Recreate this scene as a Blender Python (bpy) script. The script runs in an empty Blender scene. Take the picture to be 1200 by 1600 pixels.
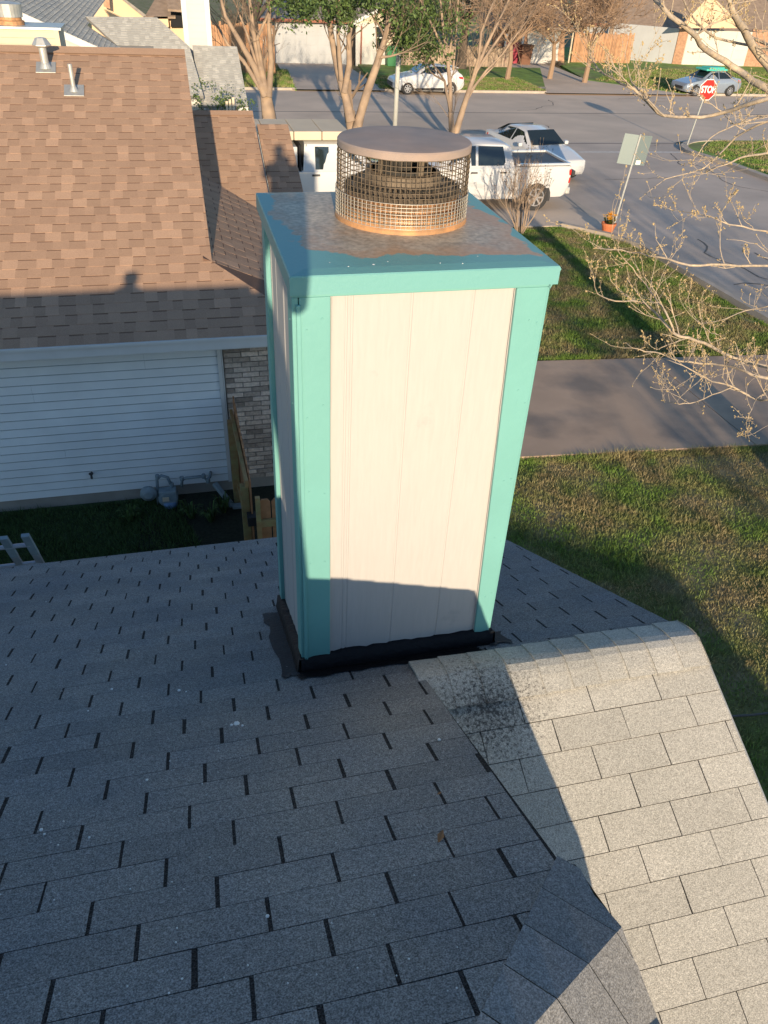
import bpy, bmesh, math, random
import numpy as np
from mathutils import Vector, Matrix
random.seed(7); rng = np.random.default_rng(7)
R = math.radians
scene = bpy.context.scene
C = scene.collection

# ------------------------------------------------------------------ camera
F = 1200.0
def _n(v): return v/np.linalg.norm(v)
def _ray(x, y): return _n(np.array([x-600., 800.-y, F]))
_Z = -_ray(511, 2430)
_yh = 800-(-(_Z[0]*(238-600)+_Z[2]*F)/_Z[1])
_Y = _ray(238, _yh)
_X = -np.cross(_Y, _Z)
M = np.array([_X, _Y, _Z])
cam_d = bpy.data.cameras.new('camera'); cam = bpy.data.objects.new('camera', cam_d); C.objects.link(cam)
cam_d.sensor_fit = 'VERTICAL'; cam_d.sensor_height = 24.0; cam_d.lens = 18.0
cam_d.clip_start = 0.02; cam_d.clip_end = 500
cam.matrix_world = Matrix([[M[i,0], M[i,1], -M[i,2], 0] for i in range(3)]+[[0,0,0,1]])
scene.camera = cam

# ------------------------------------------------------------------ light
SUN_EL, SUN_AZ = 11.75, 7.3     # shadows run 7.3 degrees to the right of +Y
world = bpy.data.worlds.new('World'); scene.world = world; world.use_nodes = True
nt = world.node_tree; bg = nt.nodes['Background']
sky = nt.nodes.new('ShaderNodeTexSky'); sky.sky_type = 'NISHITA'; sky.sun_disc = False
sky.sun_elevation = R(SUN_EL); sky.sun_rotation = R(180+SUN_AZ)
sky.altitude = 200; sky.air_density = 1.0; sky.dust_density = 0.3; sky.ozone_density = 2.6
nt.links.new(sky.outputs[0], bg.inputs[0]); bg.inputs[1].default_value = 0.15
sun_d = bpy.data.lights.new('sun', 'SUN'); sun = bpy.data.objects.new('sun', sun_d); C.objects.link(sun)
sun_d.energy = 5.0; sun_d.angle = R(0.5); sun_d.color = (1.0, 0.80, 0.56)
_sd = Vector((math.sin(R(SUN_AZ))*math.cos(R(SUN_EL)), math.cos(R(SUN_AZ))*math.cos(R(SUN_EL)), -math.sin(R(SUN_EL))))
sun.rotation_euler = _sd.to_track_quat('-Z', 'Y').to_euler(); sun.location = (-3, -20, 8)
scene.view_settings.view_transform = 'Standard'; scene.view_settings.look = 'None'
scene.view_settings.exposure = 0.45; scene.view_settings.gamma = 1.0; scene.view_settings.use_curve_mapping = False

# ------------------------------------------------------------------ survey: where things stand
def wray(x, y): return M @ _ray(x, y)
def proj(p):
    q = M.T @ np.array(p, float); return 600+F*q[0]/q[2], 800-F*q[1]/q[2]
def atX(x, y, v): d = wray(x, y); return d*(v/d[0])
def atY(x, y, v): d = wray(x, y); return d*(v/d[1])
def atZ(x, y, v): d = wray(x, y); return d*(v/d[2])
def atP(x, y, n, k): d = wray(x, y); return d*(k/np.dot(n, d))
GK = 0.025
def gz(Y): return -6.0-GK*(min(max(Y, 9.0), 75.0)-9.0)
def g(x, y): return atP(x, y, np.array([0, GK, 1.0]), -6.0+GK*9.0)
def hz(P, y):                       # height at which the upright through P reaches picture row y
    lo, hi = P[2], P[2]+25
    for _ in range(40):
        m_ = (lo+hi)/2
        if proj((P[0], P[1], m_))[1] > y: lo = m_
        else: hi = m_
    return lo

# ------------------------------------------------------------------ materials
def mat(name, col, rough=0.8, var=0.0, scale=5.0, bump=0.0, bscale=60.0, metal=0.0, col2=None, mscale=None, mth=(0.4, 0.6), spec=0.5, tone=0.0, det=6.0, coat=0.0):
    m = bpy.data.materials.new(name); m.use_nodes = True
    t = m.node_tree; N = t.nodes; L = t.links; b = N['Principled BSDF']
    b.inputs['Roughness'].default_value = rough; b.inputs['Metallic'].default_value = metal
    b.inputs['Specular IOR Level'].default_value = spec
    b.inputs['Coat Weight'].default_value = coat
    tc = N.new('ShaderNodeTexCoord'); co = tc.outputs['Object']
    rgb = N.new('ShaderNodeRGB'); rgb.outputs[0].default_value = (*col, 1); out = rgb.outputs[0]
    if col2 is not None:
        n2 = N.new('ShaderNodeTexNoise'); n2.inputs['Scale'].default_value = mscale or scale; n2.inputs['Detail'].default_value = det
        L.new(co, n2.inputs['Vector'])
        mr = N.new('ShaderNodeMapRange'); mr.inputs[1].default_value = mth[0]; mr.inputs[2].default_value = mth[1]
        L.new(n2.outputs[0], mr.inputs[0])
        mx = N.new('ShaderNodeMixRGB'); L.new(mr.outputs[0], mx.inputs[0]); L.new(out, mx.inputs[1]); mx.inputs[2].default_value = (*col2, 1)
        out = mx.outputs[0]
    if var > 0:
        n1 = N.new('ShaderNodeTexNoise'); n1.inputs['Scale'].default_value = scale; n1.inputs['Detail'].default_value = det
        L.new(co, n1.inputs['Vector'])
        mr = N.new('ShaderNodeMapRange'); mr.inputs[1].default_value = 0.3; mr.inputs[2].default_value = 0.7
        mr.inputs[3].default_value = 1-var; mr.inputs[4].default_value = 1+var
        L.new(n1.outputs[0], mr.inputs[0])
        mx = N.new('ShaderNodeVectorMath'); mx.operation = 'SCALE'; L.new(out, mx.inputs[0]); L.new(mr.outputs[0], mx.inputs['Scale'])
        out = mx.outputs[0]
    if tone > 0:                    # every piece has a tone of its own
        at = N.new('ShaderNodeAttribute'); at.attribute_name = 'tone'
        mr = N.new('ShaderNodeMapRange'); mr.inputs[3].default_value = 1-tone; mr.inputs[4].default_value = 1+tone
        L.new(at.outputs['Fac'], mr.inputs[0])
        mx = N.new('ShaderNodeVectorMath'); mx.operation = 'SCALE'; L.new(out, mx.inputs[0]); L.new(mr.outputs[0], mx.inputs['Scale'])
        out = mx.outputs[0]
    L.new(out, b.inputs['Base Color'])
    if bump > 0:
        nb = N.new('ShaderNodeTexNoise'); nb.inputs['Scale'].default_value = bscale; nb.inputs['Detail'].default_value = 4
        L.new(co, nb.inputs['Vector'])
        bp = N.new('ShaderNodeBump'); bp.inputs['Strength'].default_value = bump; bp.inputs['Distance'].default_value = 0.01
        L.new(nb.outputs[0], bp.inputs['Height']); L.new(bp.outputs[0], b.inputs['Normal'])
    return m

def granule(name, col, dark, tone=0.12, contrast=0.35, stain=None):
    """mineral granules: fine speckle, slow stains, a tone per piece; world-scale speckle"""
    m = bpy.data.materials.new(name); m.use_nodes = True
    t = m.node_tree; N = t.nodes; L = t.links; b = N['Principled BSDF']
    b.inputs['Roughness'].default_value = 0.95; b.inputs['Specular IOR Level'].default_value = 0.25
    geo = N.new('ShaderNodeNewGeometry'); co = geo.outputs['Position']
    n1 = N.new('ShaderNodeTexNoise'); n1.inputs['Scale'].default_value = 260; n1.inputs['Detail'].default_value = 3; L.new(co, n1.inputs['Vector'])
    n2 = N.new('ShaderNodeTexNoise'); n2.inputs['Scale'].default_value = 2.2; n2.inputs['Detail'].default_value = 8; n2.inputs['Roughness'].default_value = 0.65; L.new(co, n2.inputs['Vector'])
    mr = N.new('ShaderNodeMapRange'); mr.inputs[1].default_value = 0.38; mr.inputs[2].default_value = 0.62; L.new(n1.outputs[0], mr.inputs[0])
    mr.inputs[3].default_value = 1-contrast; mr.inputs[4].default_value = 1+contrast
    mr2 = N.new('ShaderNodeMapRange'); mr2.inputs[1].default_value = 0.35; mr2.inputs[2].default_value = 0.65; L.new(n2.outputs[0], mr2.inputs[0])
    cm = N.new('ShaderNodeMixRGB'); L.new(mr2.outputs[0], cm.inputs[0]); cm.inputs[1].default_value = (*dark, 1); cm.inputs[2].default_value = (*col, 1)
    v = N.new('ShaderNodeVectorMath'); v.operation = 'SCALE'; L.new(cm.outputs[0], v.inputs[0]); L.new(mr.outputs[0], v.inputs['Scale'])
    nc_ = N.new('ShaderNodeTexNoise'); nc_.inputs['Scale'].default_value = 95; nc_.inputs['Detail'].default_value = 5; nc_.inputs['Roughness'].default_value = .8; L.new(co, nc_.inputs['Vector'])
    mc_ = N.new('ShaderNodeMapRange'); mc_.inputs[1].default_value = 0.36; mc_.inputs[2].default_value = 0.64; L.new(nc_.outputs[0], mc_.inputs[0])
    mc_.inputs[3].default_value = 1-contrast*.75; mc_.inputs[4].default_value = 1+contrast*.75
    vc_ = N.new('ShaderNodeVectorMath'); vc_.operation = 'SCALE'; L.new(v.outputs[0], vc_.inputs[0]); L.new(mc_.outputs[0], vc_.inputs['Scale'])
    out = vc_.outputs[0]
    at = N.new('ShaderNodeAttribute'); at.attribute_name = 'tone'
    mt = N.new('ShaderNodeMapRange'); mt.inputs[3].default_value = 1-tone; mt.inputs[4].default_value = 1+tone; L.new(at.outputs['Fac'], mt.inputs[0])
    v2 = N.new('ShaderNodeVectorMath'); v2.operation = 'SCALE'; L.new(out, v2.inputs[0]); L.new(mt.outputs[0], v2.inputs['Scale'])
    out = v2.outputs[0]
    if stain:                       # weather stains spreading from one spot (lichen and tar)
        (sx, sy, sz), rad, scol = stain
        d = N.new('ShaderNodeVectorMath'); d.operation = 'DISTANCE'; L.new(co, d.inputs[0]); d.inputs[1].default_value = (sx, sy, sz)
        md = N.new('ShaderNodeMapRange'); md.inputs[1].default_value = 0.0; md.inputs[2].default_value = rad; md.inputs[3].default_value = 0.30; md.inputs[4].default_value = 0; L.new(d.outputs['Value'], md.inputs[0])
        n3 = N.new('ShaderNodeTexNoise'); n3.inputs['Scale'].default_value = 75; n3.inputs['Detail'].default_value = 8; n3.inputs['Roughness'].default_value = 0.75; L.new(co, n3.inputs['Vector'])
        ad = N.new('ShaderNodeMath'); ad.operation = 'ADD'; L.new(md.outputs[0], ad.inputs[0]); L.new(n3.outputs[0], ad.inputs[1])
        m3 = N.new('ShaderNodeMapRange'); m3.inputs[1].default_value = 0.68; m3.inputs[2].default_value = 0.83; L.new(ad.outputs[0], m3.inputs[0])
        c3 = N.new('ShaderNodeMixRGB'); L.new(m3.outputs[0], c3.inputs[0]); L.new(out, c3.inputs[1]); c3.inputs[2].default_value = (*scol, 1)
        out = c3.outputs[0]
    L.new(out, b.inputs['Base Color'])
    bp = N.new('ShaderNodeBump'); bp.inputs['Strength'].default_value = 0.6; bp.inputs['Distance'].default_value = 0.003
    L.new(n1.outputs[0], bp.inputs['Height']); L.new(bp.outputs[0], b.inputs['Normal'])
    return m

MT = {}
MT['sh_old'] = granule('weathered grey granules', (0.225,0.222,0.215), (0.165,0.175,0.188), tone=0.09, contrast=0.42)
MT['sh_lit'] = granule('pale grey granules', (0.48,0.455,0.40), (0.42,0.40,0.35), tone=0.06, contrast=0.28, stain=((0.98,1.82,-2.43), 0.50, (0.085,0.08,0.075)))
MT['sh_cap'] = granule('coarse hip cap granules', (0.26,0.253,0.243), (0.195,0.20,0.21), tone=0.12, contrast=0.32)
MT['slot'] = granule('dark felt in the slots', (0.035,0.035,0.037), (0.02,0.02,0.022), contrast=0.8)
MT['sh_brown'] = granule('brown architectural granules', (0.40,0.26,0.175), (0.365,0.235,0.16), tone=0.19, contrast=0.15)
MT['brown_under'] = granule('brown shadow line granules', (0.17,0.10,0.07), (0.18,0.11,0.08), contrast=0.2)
MT['sh_grey'] = granule('pale grey shingle granules', (0.52,0.50,0.44), (0.45,0.43,0.38), tone=0.16, contrast=0.1)
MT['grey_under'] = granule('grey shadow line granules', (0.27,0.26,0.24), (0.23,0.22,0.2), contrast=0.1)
MT['sh_far'] = mat('far brown shingles', (0.30,0.22,0.16), 0.9, var=0.2, scale=3)
MT['sh_far_grey'] = mat('far grey shingles', (0.28,0.25,0.22), 0.9, var=0.2, scale=3)
MT['teal'] = mat('teal paint', (0.15,0.37,0.345), 0.55, var=0.05, scale=3, bump=0.15, bscale=30)
MT['panel'] = mat('white painted siding', (0.415,0.392,0.39), 0.6, var=0.03, scale=2, bump=0.25, bscale=14)
MT['tar'] = mat('black roofing tar', (0.008,0.008,0.010), 0.6, bump=0.8, bscale=40, spec=0.2)
MT['tar_roof'] = mat('smeared tar', (0.016,0.020,0.026), 0.8, var=0.3, scale=20, bump=0.5, bscale=80)
MT['rust'] = mat('rusty pan metal', (0.52,0.27,0.12), 0.6, var=0.15, scale=12, col2=(0.36,0.2,0.1), mscale=18, metal=0.1)
MT['wire'] = mat('galvanised wire', (0.12,0.09,0.06), 0.8, var=0.3, scale=40)
MT['wire_light'] = mat('bright galvanised wire', (0.42,0.40,0.36), 0.5, metal=0.4)
MT['collar'] = mat('dark rusty collar', (0.18,0.14,0.10), 0.7, var=0.3, scale=25, metal=0.3)
MT['lid'] = mat('weathered steel lid', (0.36,0.27,0.225), 0.8, var=0.10, scale=8, col2=(0.29,0.235,0.21), mscale=7)
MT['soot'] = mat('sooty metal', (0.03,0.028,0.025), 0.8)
MT['white'] = mat('white trim paint', (0.60,0.60,0.58), 0.6, var=0.04, scale=4)
MT['siding'] = mat('pale vinyl siding', (0.74,0.78,0.79), 0.55, var=0.05, scale=2.5)
MT['brick'] = mat('tan brick', (0.50,0.41,0.34), 0.9, var=0.2, scale=30, tone=0.5, bump=0.4, bscale=80)
MT['mortar'] = mat('mortar', (0.26,0.235,0.21), 0.95, var=0.15, scale=20)
MT['concrete'] = mat('concrete', (0.30,0.28,0.25), 0.9, var=0.15, scale=3, bump=0.2)
MT['curb'] = mat('kerb concrete', (0.42,0.36,0.30), 0.9, var=0.12, scale=2)
MT['road'] = mat('worn asphalt', (0.62,0.495,0.385), 0.9, var=0.08, scale=0.5, col2=(0.53,0.43,0.34), mscale=0.22, bump=0.2, bscale=40)
MT['road2'] = mat('greyer worn asphalt', (0.53,0.435,0.36), 0.9, var=0.10, scale=0.7, col2=(0.45,0.375,0.315), mscale=0.3, bump=0.2, bscale=40)
MT['paint'] = mat('road paint', (0.55,0.50,0.45), 0.8, var=0.15, scale=6)
MT['galv'] = mat('galvanised steel', (0.50,0.50,0.47), 0.45, var=0.12, scale=10, metal=0.5)
MT['alu'] = mat('aluminium', (0.42,0.44,0.48), 0.4, metal=0.6)
MT['black'] = mat('black plastic', (0.03,0.03,0.032), 0.5)
MT['rubber'] = mat('tyre rubber', (0.025,0.025,0.026), 0.85)
MT['rim'] = mat('alloy rim', (0.6,0.6,0.62), 0.3, metal=0.8)
MT['glass'] = mat('car glass', (0.015,0.022,0.024), 0.04, spec=0.9)
MT['carwhite'] = mat('white car paint', (0.56,0.56,0.56), 0.3, coat=0.6)
MT['carblue'] = mat('silver blue car paint', (0.28,0.33,0.40), 0.3, coat=0.6, metal=0.3)
MT['red'] = mat('red lamp lens', (0.55,0.02,0.015), 0.25)
MT['amber'] = mat('amber lens', (0.8,0.25,0.02), 0.3)
MT['lamp'] = mat('clear lamp lens', (0.6,0.62,0.65), 0.15)
MT['pine'] = mat('treated pine', (0.36,0.22,0.09), 0.8, var=0.2, scale=12, col2=(0.28,0.24,0.10), mscale=6)
MT['cedar'] = mat('cedar picket', (0.42,0.20,0.09), 0.85, var=0.2, scale=10)
MT['fence_grey'] = mat('weathered fence wood', (0.36,0.27,0.20), 0.9, var=0.25, scale=3, tone=0.15)
MT['fence_brown'] = mat('brown fence wood', (0.40,0.22,0.12), 0.9, var=0.2, scale=3, tone=0.15)
MT['meter'] = mat('grey gas meter paint', (0.22,0.28,0.31), 0.55, var=0.1, scale=15)
MT['meterblue'] = mat('blue meter bowl', (0.12,0.22,0.38), 0.5)
MT['bark'] = mat('smooth tan bark', (0.40,0.29,0.20), 0.9, var=0.2, scale=6, col2=(0.27,0.20,0.15), mscale=3, bump=0.4, bscale=20)
MT['bark_dark'] = mat('dark oak bark', (0.09,0.07,0.055), 0.95, var=0.25, scale=8, bump=0.5, bscale=20)
MT['bark_pale'] = mat('pale twig bark', (0.50,0.39,0.27), 0.85, var=0.18, scale=25, col2=(0.36,0.30,0.24), mscale=14, bump=0.3, bscale=90)
MT['bud'] = mat('opening bud', (0.46,0.34,0.17), 0.8, var=0.2, scale=60)
MT['twig'] = mat('grey brown twigs', (0.22,0.16,0.115), 0.9)
MT['leaf'] = mat('green leaves', (0.075,0.12,0.03), 0.6, tone=0.5, var=0.2, scale=1.5)
MT['leaf_dark'] = mat('dark oak leaves', (0.05,0.07,0.028), 0.6, tone=0.5, var=0.2, scale=1.5)
MT['blade'] = mat('grass blades', (0.135,0.225,0.035), 0.7, tone=0.5, col2=(0.30,0.245,0.12), mscale=1.6, mth=(0.42,0.62))
MT['yard'] = mat('side yard grass darkened for shade', (0.03,0.055,0.018), 0.95, var=0.4, scale=9, bump=0.8, bscale=20)  # shade between the houses is put into this colour
MT['bladedark'] = mat('grass blades darkened for shade', (0.05,0.095,0.022), 0.7, tone=0.5)  # darker green carries the side yard's shade in the blades
MT['soil'] = mat('lawn soil', (0.12,0.135,0.035), 0.95, var=0.3, scale=8, col2=(0.22,0.18,0.10), mscale=1.4, mth=(0.42,0.62), bump=0.6, bscale=15)
MT['lawn'] = mat('far lawn', (0.15,0.26,0.035), 0.95, var=0.35, scale=1.6, col2=(0.20,0.17,0.08), mscale=0.35, mth=(0.52,0.75), bump=1.0, bscale=4)
MT['verge'] = mat('dry verge grass', (0.48,0.36,0.10), 0.95, var=0.2, scale=2.5)
MT['cream'] = mat('cream stucco', (0.62,0.52,0.38), 0.8, var=0.05, scale=2)
MT['tanwall'] = mat('tan wall', (0.72,0.50,0.32), 0.85, var=0.05, scale=1)
MT['wallgrey'] = mat('pale grey wall', (0.42,0.43,0.44), 0.85, var=0.05, scale=1)
MT['wallwhite'] = mat('white wall', (0.56,0.54,0.50), 0.85, var=0.05, scale=1)
MT['redbrown'] = mat('red brown trim', (0.28,0.10,0.06), 0.7)
MT['brickfar'] = mat('orange brick', (0.42,0.24,0.15), 0.9, var=0.25, scale=6)
MT['dark'] = mat('dark opening', (0.012,0.012,0.014), 0.9)
MT['binbrown'] = mat('brown bin plastic', (0.16,0.07,0.035), 0.6)
MT['bingreen'] = mat('green bin plastic', (0.03,0.17,0.06), 0.6)
MT['signback'] = mat('sign back aluminium', (0.19,0.235,0.235), 0.5, metal=0.2)
MT['signred'] = mat('red sign sheeting', (0.62,0.02,0.015), 0.45)
MT['signwhite'] = mat('white sign sheeting', (0.82,0.82,0.80), 0.45)
MT['terracotta'] = mat('terracotta', (0.55,0.17,0.07), 0.8, var=0.1)
MT['petal'] = mat('yellow petals', (0.85,0.42,0.02), 0.6)
MT['polegrey'] = mat('painted pole', (0.52,0.53,0.50), 0.6, var=0.06, scale=4)
MT['orange'] = mat('orange globe', (0.65,0.22,0.06), 0.5)
MT['tealtarp'] = mat('teal tarp', (0.08,0.50,0.40), 0.6)
MT['skin'] = mat('skin', (0.45,0.27,0.19), 0.6)
MT['cloth'] = mat('dark work clothes', (0.05,0.06,0.08), 0.9, var=0.2, scale=9)
MT['dropping'] = mat('chalky droppings', (0.75,0.75,0.72), 0.9)
MT['deadleaf'] = mat('dry leaf', (0.32,0.15,0.06), 0.8)
MT['mulch'] = mat('dark mulch', (0.02,0.024,0.014), 0.95, var=0.4, scale=25, bump=0.8, bscale=30)
MT['purple'] = mat('maroon shirt cloth', (0.35,0.05,0.08), 0.8)

# driveway: stained concrete
def drive_mat():
    m = mat('stained driveway concrete', (0.44,0.315,0.225), 0.85, var=0.10, scale=1.3, col2=(0.22,0.18,0.15), mscale=0.85, mth=(0.48,0.68), bump=0.15, bscale=60)
    return m
MT['drive'] = drive_mat()

# cap: teal paint brushed round a bare rusty middle
def cap_mat():
    m = bpy.data.materials.new('cap half painted'); m.use_nodes = True
    t = m.node_tree; N = t.nodes; L = t.links; b = N['Principled BSDF']; b.inputs['Roughness'].default_value = 0.5
    tc = N.new('ShaderNodeTexCoord'); co = tc.outputs['Object']
    sep = N.new('ShaderNodeSeparateXYZ'); L.new(co, sep.inputs[0])
    def mth(op, a, bb=None, c=None):
        q = N.new('ShaderNodeMath'); q.operation = op
        for i, v in enumerate((a, bb, c)):
            if v is None: continue
            if isinstance(v, (int, float)): q.inputs[i].default_value = v
            else: L.new(v, q.inputs[i])
        return q.outputs[0]
    # cap local frame: centre (0,0); half sizes .43 x .46
    nz = N.new('ShaderNodeTexNoise'); nz.inputs['Scale'].default_value = 4; nz.inputs['Detail'].default_value = 9; nz.inputs['Roughness'].default_value = 0.6; L.new(co, nz.inputs['Vector'])
    w = mth('MULTIPLY', mth('SUBTRACT', nz.outputs[0], 0.5), 0.34)
    ax = mth('MULTIPLY', mth('ABSOLUTE', mth('ADD', sep.outputs[0], 0.0)), 1.0)
    dx = mth('SUBTRACT', 0.385, ax)            # distance inside in x
    dyf = mth('ADD', sep.outputs[1], 0.355)     # inside from the front
    # the brushed edge slants: paint is wider at the front left
    dyf = mth('ADD', dyf, mth('MULTIPLY', mth('MINIMUM', mth('ADD', sep.outputs[0], 0.15), 0.0), 0.55))
    dmin = mth('MINIMUM', dx, dyf)
    msk = mth('ADD', dmin, w)
    mr = N.new('ShaderNodeMapRange'); mr.inputs[1].default_value = -0.006; mr.inputs[2].default_value = 0.006; L.new(msk, mr.inputs[0])
    # bare metal: grey tan with rust streaks
    n2 = N.new('ShaderNodeTexNoise'); n2.inputs['Scale'].default_value = 3.2; n2.inputs['Detail'].default_value = 10; n2.inputs['Roughness'].default_value = 0.7; L.new(co, n2.inputs['Vector'])
    cr = N.new('ShaderNodeValToRGB'); L.new(n2.outputs[0], cr.inputs[0])
    e = cr.color_ramp.elements; e[0].position = 0.30; e[0].color = (0.42,0.23,0.12,1); e[1].position = 0.72; e[1].color = (0.60,0.50,0.38,1)
    for p, c in ((0.42,(0.44,0.33,0.23,1)),(0.5,(0.40,0.33,0.25,1)),(0.6,(0.50,0.41,0.30,1))):
        k = cr.color_ramp.elements.new(p); k.color = c
    n3 = N.new('ShaderNodeTexNoise'); n3.inputs['Scale'].default_value = 60; n3.inputs['Detail'].default_value = 6; L.new(co, n3.inputs['Vector'])
    vv = N.new('ShaderNodeVectorMath'); vv.operation = 'SCALE'; L.new(cr.outputs[0], vv.inputs[0])
    mm = N.new('ShaderNodeMapRange'); mm.inputs[1].default_value = 0.3; mm.inputs[2].default_value = 0.7; mm.inputs[3].default_value = 0.7; mm.inputs[4].default_value = 1.3; L.new(n3.outputs[0], mm.inputs[0]); L.new(mm.outputs[0], vv.inputs['Scale'])
    # rust creeping out from under the paint edge, worst at the right
    ed = N.new('ShaderNodeMapRange'); ed.inputs[1].default_value = 0.0; ed.inputs[2].default_value = 0.11; ed.inputs[3].default_value = 1; ed.inputs[4].default_value = 0
    L.new(mth('ADD', mth('ADD', msk, mth('MULTIPLY', sep.outputs[0], -0.10)), mth('MULTIPLY', mth('SUBTRACT', n2.outputs[0], 0.5), 0.25)), ed.inputs[0])
    er = N.new('ShaderNodeMixRGB'); L.new(mth('MULTIPLY', ed.outputs[0], 0.75), er.inputs[0]); L.new(vv.outputs[0], er.inputs[1]); er.inputs[2].default_value = (0.47,0.27,0.15,1)
    mx = N.new('ShaderNodeMixRGB'); L.new(mr.outputs[0], mx.inputs[0]); mx.inputs[1].default_value = (0.145,0.36,0.35,1); L.new(er.outputs[0], mx.inputs[2])
    L.new(mx.outputs[0], b.inputs['Base Color'])
    bp = N.new('ShaderNodeBump'); bp.inputs['Strength'].default_value = 0.25; bp.inputs['Distance'].default_value = 0.004; L.new(n3.outputs[0], bp.inputs['Height']); L.new(bp.outputs[0], b.inputs['Normal'])
    return m
MT['cap'] = cap_mat()

# painted plywood siding: combed grain under the paint, a few grey scuffs and thin spots
def panel_mat():
    m = bpy.data.materials.new('painted plywood siding'); m.use_nodes = True
    t = m.node_tree; N = t.nodes; L = t.links; b = N['Principled BSDF']; b.inputs['Roughness'].default_value = 0.62
    geo = N.new('ShaderNodeNewGeometry'); mp = N.new('ShaderNodeMapping'); mp.inputs['Scale'].default_value = (1, 1, 0.09); L.new(geo.outputs['Position'], mp.inputs[0])
    g1 = N.new('ShaderNodeTexNoise'); g1.inputs['Scale'].default_value = 85; g1.inputs['Detail'].default_value = 6; g1.inputs['Distortion'].default_value = .6; L.new(mp.outputs[0], g1.inputs['Vector'])
    g2 = N.new('ShaderNodeTexNoise'); g2.inputs['Scale'].default_value = 5; g2.inputs['Detail'].default_value = 9; g2.inputs['Roughness'].default_value = .65; L.new(geo.outputs['Position'], g2.inputs['Vector'])
    r1 = N.new('ShaderNodeMapRange'); r1.inputs[1].default_value = .66; r1.inputs[2].default_value = .74; r1.inputs[3].default_value = 0; r1.inputs[4].default_value = .5; L.new(g2.outputs[0], r1.inputs[0])
    r2 = N.new('ShaderNodeMapRange'); r2.inputs[1].default_value = .3; r2.inputs[2].default_value = .7; r2.inputs[3].default_value = .97; r2.inputs[4].default_value = 1.03; L.new(g1.outputs[0], r2.inputs[0])
    c = N.new('ShaderNodeMixRGB'); L.new(r1.outputs[0], c.inputs[0]); c.inputs[1].default_value = (0.44,0.422,0.405,1); c.inputs[2].default_value = (0.34,0.33,0.33,1)
    v = N.new('ShaderNodeVectorMath'); v.operation = 'SCALE'; L.new(c.outputs[0], v.inputs[0]); L.new(r2.outputs[0], v.inputs['Scale']); L.new(v.outputs[0], b.inputs['Base Color'])
    bp = N.new('ShaderNodeBump'); bp.inputs['Strength'].default_value = .35; bp.inputs['Distance'].default_value = .0015; L.new(g1.outputs[0], bp.inputs['Height']); L.new(bp.outputs[0], b.inputs['Normal'])
    return m
MT['panel'] = panel_mat()

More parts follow.
